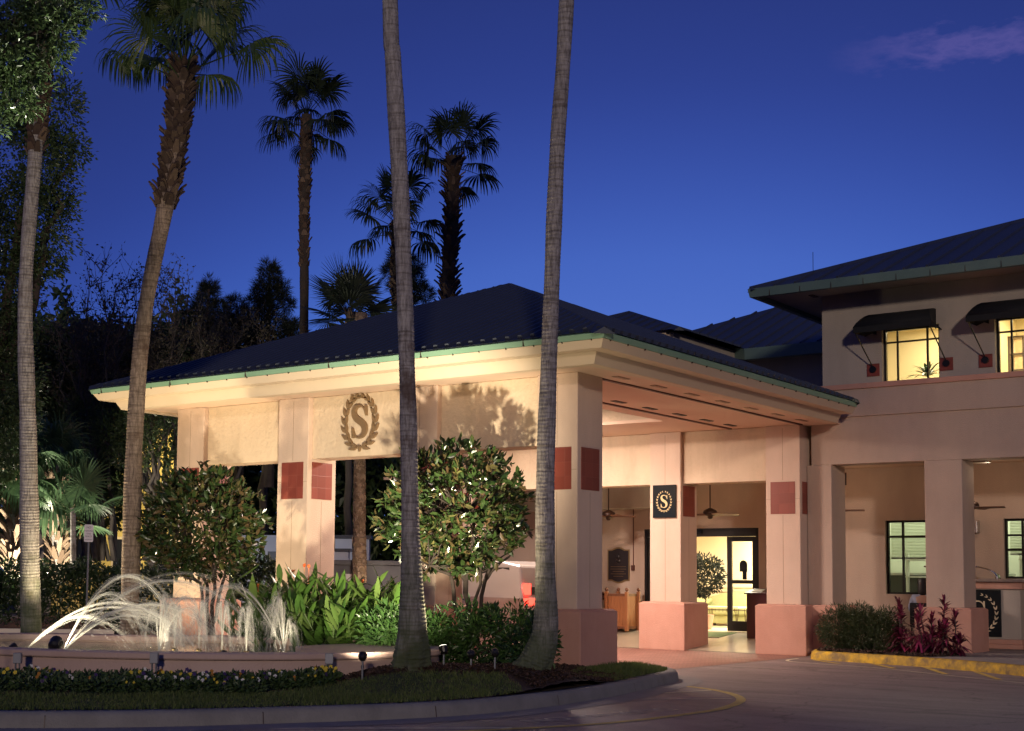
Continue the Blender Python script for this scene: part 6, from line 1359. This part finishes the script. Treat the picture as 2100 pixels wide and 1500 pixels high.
# a guest on a chair behind the plants
chx, chy = 9.05, -1.90
t = thing('porch_chair', 'dark chair behind the red leaved plants, carrying the seated guest', 'chair', (chx, chy, .17))
mb = MB(); mb.box(chx-.21, chx+.21, chy-.21, chy+.21, .58, .62); mb.build('seat', frame_dk, t); mb = MB(); mb.box(chx-.21, chx+.21, chy-.23, chy-.20, .62, 1.02); mb.build('backrest', frame_dk, t)
for sx in (-.19, .19):
    for sy in (-.19, .19): mb = MB(); mb.tube([(chx+sx, chy+sy, .17), (chx+sx, chy+sy, .58)], .014, 6); mb.build('leg', frame_dk, t)
def skin_body(name, J, E, mt, parent, root=0, lv=2):
    me = bpy.data.meshes.new(name); me.from_pydata([tuple(np.array(j[0])-wloc(parent)) for j in J], E, []); o = bpy.data.objects.new(name, me); COL.objects.link(o); o.parent = parent; me.materials.append(mt)
    m = o.modifiers.new('skin', 'SKIN'); m.use_smooth_shade = True
    for v, j in zip(me.skin_vertices[0].data, J): v.radius = (j[1], j[2] if len(j) > 2 else j[1]); 
    me.skin_vertices[0].data[root].use_root = True
    s = o.modifiers.new('sub', 'SUBSURF'); s.levels = lv; s.render_levels = lv; return o
skin_t = mat('skin', (.34, .19, .13), .5); hair_m = mat('hair_black', (.006, .005, .005), .45, (.012, .010, .009), 20); shirt = mat('shirt_blue_grey', (.22, .24, .32), .85); trous = mat('trousers_dark', (.03, .03, .04), .85)
pr = thing('person', 'seated person with dark hair and a grey blue shirt behind the red leaved plants', 'person', (chx, chy, .17))
H = np.array([chx, chy-.05, .70]); 
J = [(H, .13, .11), (H+[0, -.02, .18], .135, .10), (H+[0, .0, .36], .15, .10), (H+[0, .03, .49], .06, .06), (H+[0, .06, .60], .065, .075), (H+[0, .075, .70], .075, .09),
     (H+[-.17, .0, .42], .055), (H+[-.25, .08, .20], .045), (H+[-.18, .30, .12], .036), (H+[.17, .0, .42], .055), (H+[.25, .08, .20], .045), (H+[.18, .30, .12], .036),
     (H+[-.10, .05, -.02], .09), (H+[-.12, .42, -.02], .065), (H+[-.12, .44, -.42], .045), (H+[-.12, .54, -.49], .04), (H+[.10, .05, -.02], .09), (H+[.12, .42, -.02], .065), (H+[.12, .44, -.42], .045), (H+[.12, .54, -.49], .04)]
E_ = [(0, 1), (1, 2), (2, 3), (3, 4), (4, 5), (2, 6), (6, 7), (7, 8), (2, 9), (9, 10), (10, 11), (0, 12), (12, 13), (13, 14), (14, 15), (0, 16), (16, 17), (17, 18), (18, 19)]
skin_body('body', J, E_, skin_t, pr)
def grow(sel, d): return [(j[0], j[1]+d, (j[2] if len(j) > 2 else j[1])+d) for j in (J[i] for i in sel)]
Js = [(H+[0, 0, .02], .15, .13)]+grow([1, 2], .018)+[(H+[0, .02, .47], .09, .085)]+grow([6, 7], .018)+[(H+[-.185, .29, .125], .046)]+grow([9, 10], .018)+[(H+[.185, .29, .125], .046)]
skin_body('shirt', Js, [(0, 1), (1, 2), (2, 3), (2, 4), (4, 5), (5, 6), (2, 7), (7, 8), (8, 9)], shirt, pr)
Jt = [(H+[0, 0, -.01], .145, .125)]+grow([12, 13, 14], .014)+grow([16, 17, 18], .014)
skin_body('trousers', Jt, [(0, 1), (1, 2), (2, 3), (0, 4), (4, 5), (5, 6)], trous, pr)
skin_body('hair', [(H+[0, .045, .77], .105, .11), (H+[0, .0, .70], .118, .105), (H+[0, -.02, .58], .108, .075), (H+[0, -.05, .44], .10, .05)], [(0, 1), (1, 2), (2, 3)], hair_m, pr)
for s in (-1, 1):
    hb = H+np.array([s*.18, .30, .12])
    for k in range(4):
        q = hb+np.array([s*(-.03+.02*k), .045, -.01]); skin_body('finger', [(q, .011), (q+[0, .04, -.015], .009), (q+[-s*.004, .065, -.035], .007)], [(0, 1), (1, 2)], skin_t, pr, lv=1)
    q = hb+np.array([-s*.04, .01, 0]); skin_body('thumb', [(q, .012), (q+[-s*.025, .03, -.005], .009)], [(0, 1)], skin_t, pr, lv=1)
mb = MB(); fc_ = H+np.array([0, .155, .68])
mb.smooth = True; mb.tube([fc_+[0, -.01, .02], fc_+[0, .012, -.02], fc_+[0, .0, -.03]], [.008, .014, .006], 6); mb.build('nose', skin_t, pr)
pr.rotation_euler = (0, 0, -math.pi/2*.92)
[q for q in SC.objects if q.name == 'porch_chair'][0].rotation_euler = (0, 0, -math.pi/2*.92)

# upper office things
c = np.array([9.75, -1.80, 5.50]); t = thing('office_plant', 'broad leaved green plant standing inside the left upper window', 'potted plant', (c[0], c[1], 4.98)); mb = MB(); mb.lathe([(.10, 0), (.14, .22), (.12, .22)], (c[0], c[1], 4.98), 14); mb.build('pot', stucco_b, t); mb = MB()
for k in range(34):
    az = k*2.4; el = RNG.uniform(.3, 1.4); L = RNG.uniform(.38, .66); d = np.array([math.cos(az)*math.cos(el), math.sin(az)*math.cos(el), math.sin(el)]); sd = np.array([-math.sin(az), math.cos(az), 0]); V = []
    for q, w in zip((0, .3, .6, .85, 1), (.2, .9, 1, .6, .05)): p = c-[0, 0, .15]+d*L*q+np.array([0, 0, -L*.45*q*q]); V += [p-sd*w*.032, p+sd*w*.032]
    mb.np_add(np.array(V), np.array([(2*j, 2*j+1, 2*j+3, 2*j+2) for j in range(4)]))
mb.build('leaves', shrub_leaf, t)
t = thing('bookcase', 'pale wooden bookcase inside the right upper window', 'bookcase', (9.6, -3.52, 4.98)); mb = MB(); mb.box(9.5, 9.85, -3.40, -3.37, 4.98, 5.95); mb.box(9.5, 9.85, -3.66, -3.63, 4.98, 5.95); mb.build('side_panel', fascia_m, t); mb = MB()
for z in (5.0, 5.3, 5.6, 5.92): mb.box(9.5, 9.85, -3.63, -3.40, z, z+.025)
mb.build('shelf', fascia_m, t)
# service room shelving behind the porch windows
for yc, xx, lab in [(-.95, 12.2, 'white wire shelving rack behind the left porch window'), (-3.3, 12.0, 'white wire shelving rack behind the right porch window')]:
    t = thing('shelving_rack', lab, 'shelving', (xx, yc, .2), group='shelving behind the porch windows'); wht = MAT.get('rack_white') or mat('rack_white', (.78, .80, .74), .4)
    for dy in (-.45, .45): mb = MB(); mb.box(xx-.03, xx+.03, yc+dy-.03, yc+dy+.03, .2, 2.0); mb.build('post', wht, t)
    for z in (.7, 1.1, 1.5, 1.85): mb = MB(); mb.box(xx-.2, xx+.2, yc-.45, yc+.45, z, z+.03); mb.build('shelf', wht, t)
dkc = mat('kitchen_dark', (.05, .055, .05), .4)
t = thing('service_counter', 'dark steel service counter behind the left porch window', 'counter', (12.7, -1.2, .2)); mb = MB(); mb.box(12.5, 13.0, -2.4, .2, .2, 1.55); mb.build('cabinet', dkc, t); mb = MB(); mb.box(12.45, 13.05, -2.45, .25, 1.552, 1.60); mb.build('counter_top', steel, t)

# ------------------------------------------------------------------ under and beyond the canopy
car_p = mat('car_silver', (.42, .40, .39), .28, metallic=.55, coat=.6); car_g = mat('car_glass', (.015, .016, .018), .06); tyre = mat('tyre', (.012, .012, .012), .8); tail = glow('tail_lamp_lit', (1.0, .05, .03), 5.0); amber = glow('reflector_amber_glow', (1.0, .55, .15), 4.0); plate = mat('plate_white', (.6, .6, .58), .5)
cx_, cyr = 4.3, 3.12; CL, CWd = 4.5, .92
t = thing('parked_car', 'silver estate car with lit red tail lamps under the canopy behind the right magnolia', 'car', (cx_, cyr+CL/2, .0))
yv = lambda q: cyr+q
mb = MB(); mb.smooth = True; prof = [(.0, .42), (.02, .95), (.10, 1.05), (.30, 1.62), (.75, 1.70), (2.3, 1.66), (3.05, 1.12), (4.2, .95), (4.45, .75), (4.5, .40), (4.2, .28), (.2, .28)]
n = len(prof); rows = [(-CWd, .94), (-CWd, 1.0), (-CWd*.86, 1.0)]
V = []
for sx, sc in ((-1, 1), (1, 1)):
    for q, z in prof:
        tum = 1-.20*max(0, z-1.05)/.65; V.append((cx_+sx*CWd*tum, yv(q), z))
mb.add(V, [tuple(range(n)), tuple(range(2*n-1, n-1, -1))]+[(i, n+i, n+(i+1) % n, (i+1) % n) for i in range(n)]); bd = mb.build('body', car_p, t, smooth=False); bevel(bd, .05, 3, 25)
tz = lambda z: CWd*(1-.20*max(0, z-1.05)/.65)
for sx in (-1, 1):
    mb = MB()
    for (a, b, c2, d2) in [((.38, 1.10), (1.15, 1.10), (1.15, 1.58), (.52, 1.58)), ((1.22, 1.10), (2.05, 1.10), (2.05, 1.57), (1.22, 1.58)), ((2.12, 1.10), (2.92, 1.10), (2.42, 1.54), (2.12, 1.57))]:
        mb.add([(cx_+sx*(tz(z)+.004), yv(q), z) for q, z in (a, b, c2, d2)], [(0, 1, 2, 3)])
    mb.build('side_window', car_g, t)
    for q in (1.18, 2.09):
        mb = MB(); mb.box(cx_+sx*(CWd+.002), cx_+sx*(CWd+.02), yv(q)+.12, yv(q)+.26, .98, 1.0); mb.build('door_handle', chrome, t)
    for q in (.85, 3.6):
        w = MB(); w.tube([(cx_+sx*(CWd-.2), yv(q), .33), (cx_+sx*(CWd+.012), yv(q), .33)], .33, 24); wo = w.build('wheel', tyre, t); r = MB(); r.tube([(cx_+sx*(CWd+.012), yv(q), .33), (cx_+sx*(CWd+.02), yv(q), .33)], .2, 20); r.build('rim', steel, wo)
    mb = MB(); mb.box(cx_+sx*(CWd-.20), cx_+sx*(CWd+.006), yv(-.025), yv(.12), .92, 1.04); mb.box(cx_+sx*(CWd-.16), cx_+sx*(CWd-.04), yv(.06), yv(.16), 1.1, 1.3); mb.build('tail_lamp', tail, t)
    mb = MB(); mb.box(cx_+sx*(CWd-.26), cx_+sx*(CWd+.006), yv(-.02), yv(.06), .70, .80); mb.build('reflector', amber, t)  # reflector strips given an amber glow of their own
mb = MB(); mb.add([(cx_-.7, yv(.115), 1.10), (cx_+.7, yv(.115), 1.10), (cx_+.62, yv(.285), 1.56), (cx_-.62, yv(.285), 1.56)], [(0, 1, 2, 3)]); mb.build('rear_window', car_g, t)
mb = MB(); mb.box(cx_-.26, cx_+.26, yv(-.03), yv(.02), .74, .87); mb.build('number_plate', plate, t); mb = MB(); mb.box(cx_-.92, cx_+.92, yv(-.09), yv(.1), .42, .60); bevel(mb.build('bumper', car_p, t), .04, 3)
cab_m = mat('cabinet_grey', (.055, .058, .068), .45, (.075, .078, .088), 2)
p = px(757, 1240, 33.5); t = thing('utility_cabinet', 'dark grey utility cabinet with a small label plate beyond the canopy', 'cabinet', (p[0], p[1], 0))
def orient(mb, c, w, d, z0, z1): lo = [c-RH*w-FH*d, c+RH*w-FH*d, c+RH*w+FH*d, c-RH*w+FH*d]; mb.hexa([(q[0], q[1], z0) for q in lo], [(q[0], q[1], z1) for q in lo])
mb = MB(); orient(mb, p, .95, .5, 0, px(757, 1160, 33.5)[2]); mb.build('body', cab_m, t); mb = MB(); orient(mb, p, 1.0, .55, px(757, 1160, 33.5)[2]+.002, px(757, 1150, 33.5)[2]); bevel(mb.build('lid', cab_m, t), .01); c2 = p-FH*.505-RH*.45; mb = MB(); orient(mb, c2, .09, .004, 1.28, 1.45); mb.build('label_plate', plate, t)
ww = mat('wall_white', (.55, .57, .62), .8, (.62, .64, .68), 1.5)
p = px(722, 1200, 38); t = thing('service_wall', 'pale low wall with dark coping behind the patterned palm trunk', 'wall', (p[0], p[1], 0)); z1 = px(722, 1106, 38)[2]; mb = MB(); orient(mb, p, .46, .3, 0, z1); mb.build('wall', ww, t); mb = MB(); orient(mb, p, .52, .36, z1+.002, z1+.10); mb.build('coping', cab_m, t)
p = px(690, 1200, 36.5); z1 = px(690, 1132, 36.5)[2]; mb = MB(); t = thing('service_wall', 'lower pale wall in front of the taller one, next to the middle column', 'wall', (p[0], p[1], 0)); orient(mb, p, .32, .3, 0, z1); mb.build('wall', ww, t); mb = MB(); orient(mb, p, .38, .36, z1+.002, z1+.08); mb.build('coping', cab_m, t)
p = px(535, 1200, 39); z1 = px(535, 1098, 39)[2]; t = thing('service_wall', 'bluish white wall with a dark doorway seen left of the middle column', 'wall', (p[0], p[1], 0)); mb = MB(); orient(mb, p, .62, .3, 0, z1); mb.build('wall', ww, t); mb = MB(); orient(mb, p-FH*.305+RH*.33, .12, .004, 0, z1-.45); mb.build('doorway', cab_m, t); mb = MB(); orient(mb, p-FH*.31+RH*.08, .03, .012, 0, z1-.1); mb.build('post', gutter_m, t)
light('POINT', tuple(px(540, 1130, 36)), 60, (.75, .85, 1.0), .1)
# the far yellow lit building at the left
yl = mat('yellow_stucco', (.60, .45, .15), .85, (.68, .53, .20), 1.0); p = px(290, 1200, 47); t = thing('yellow_building', 'yellow lit building far behind the trees at the left', 'building', (p[0], p[1], 0))
mb = MB(); orient(mb, p, 2.6, 1.5, 0, 6.2); mb.build('wall', yl, t)
for du in (-1.6, -.3, 1.0):
    mb = MB(); orient(mb, p-FH*1.51+RH*du, .38, .03, 1.2, 2.6); w = mb.build('window', fascia_m, t); mb = MB(); orient(mb, p-FH*1.545+RH*du, .31, .006, 1.28, 2.52); mb.build('pane', car_g, w)
mb = MB(); orient(mb, p, 2.9, 1.8, 6.2, 6.4); mb.build('roof', roof_m, t)
light('POINT', tuple(px(262, 1120, 44.2)), 110, (1.0, .84, .45), .15); light('POINT', tuple(px(325, 930, 44.6)), 120, (1.0, .84, .42), .15)
p = px(100, 800, 50); t = thing('far_house', 'dark roof of a far house showing behind the twiggy trees at left', 'building', (p[0], p[1], 0))
a, b, c2 = px(30, 705, 50), px(185, 655, 50), px(330, 705, 50); off = FH*6
mb = MB(); mb.add([a, b, c2, a+off, b+off, c2+off], [(0, 1, 2), (3, 5, 4), (0, 3, 4, 1), (1, 4, 5, 2)]); mb.build('roof', roof_m, t); mb = MB(); lo = [a+RH*.3+FH*.3, c2-RH*.3+FH*.3, c2-RH*.3+off-FH*.3, a+RH*.3+off-FH*.3]; mb.hexa([(q[0], q[1], 0) for q in lo], [(q[0], q[1], q[2]-.02) for q in lo]); mb.build('wall', stucco_g, t)
# no parking sign
p = px(182, 1094, 30.5); t = thing('no_parking_sign', 'small white no parking sign on a steel post before the hedge', 'sign', (p[0], p[1], .16))
sn = mat('sign_white', (.62, .60, .62), .45); inkm = mat('sign_ink', (.05, .05, .09), .6)
w2, h2 = .095*1.05, .19
def sface(a, b, d): return p+RH*a+np.array([0, 0, b])-FH*d
mb = MB(); extrude(mb, [(-w2, -h2+.02), (-w2+.02, -h2), (w2-.02, -h2), (w2, -h2+.02), (w2, h2-.02), (w2-.02, h2), (-w2+.02, h2), (-w2, h2-.02)], sface, -.002, .002); mb.build('sign_plate', sn, t)
mb = MB(); mb.tube([p+FH*.02+[0, 0, .12], (p[0]+FH[0]*.02, p[1]+FH[1]*.02, .15)], .022, 6); mb.build('post', steel_dk, t)
def text(body, size, f3, name, mt, parent):
    fc = bpy.data.curves.new('t', 'FONT'); fc.body = body; fc.size = size; fc.align_x = 'CENTER'; fo = bpy.data.objects.new('t', fc); COL.objects.link(fo); bpy.context.view_layer.update()
    me = bpy.data.meshes.new_from_object(fo.evaluated_get(bpy.context.evaluated_depsgraph_get())); bpy.data.objects.remove(fo)
    me.transform(Matrix.Identity(4)); base = wloc(parent)
    for v in me.vertices: q = f3(v.co.x, v.co.y)-base; v.co = Vector(q)
    me.materials.clear(); me.materials.append(mt); o = bpy.data.objects.new(name, me); COL.objects.link(o); o.parent = parent
for s, z, sz in [('NO', .105, .062), ('PARKING', .035, .048), ('THIS', -.03, .05), ('SPACE', -.085, .05), ('RESERVED', -.15, .036)]:
    text(s, sz, lambda a, b, z=z: sface(a, b+z, .0035), 'lettering', inkm, t)
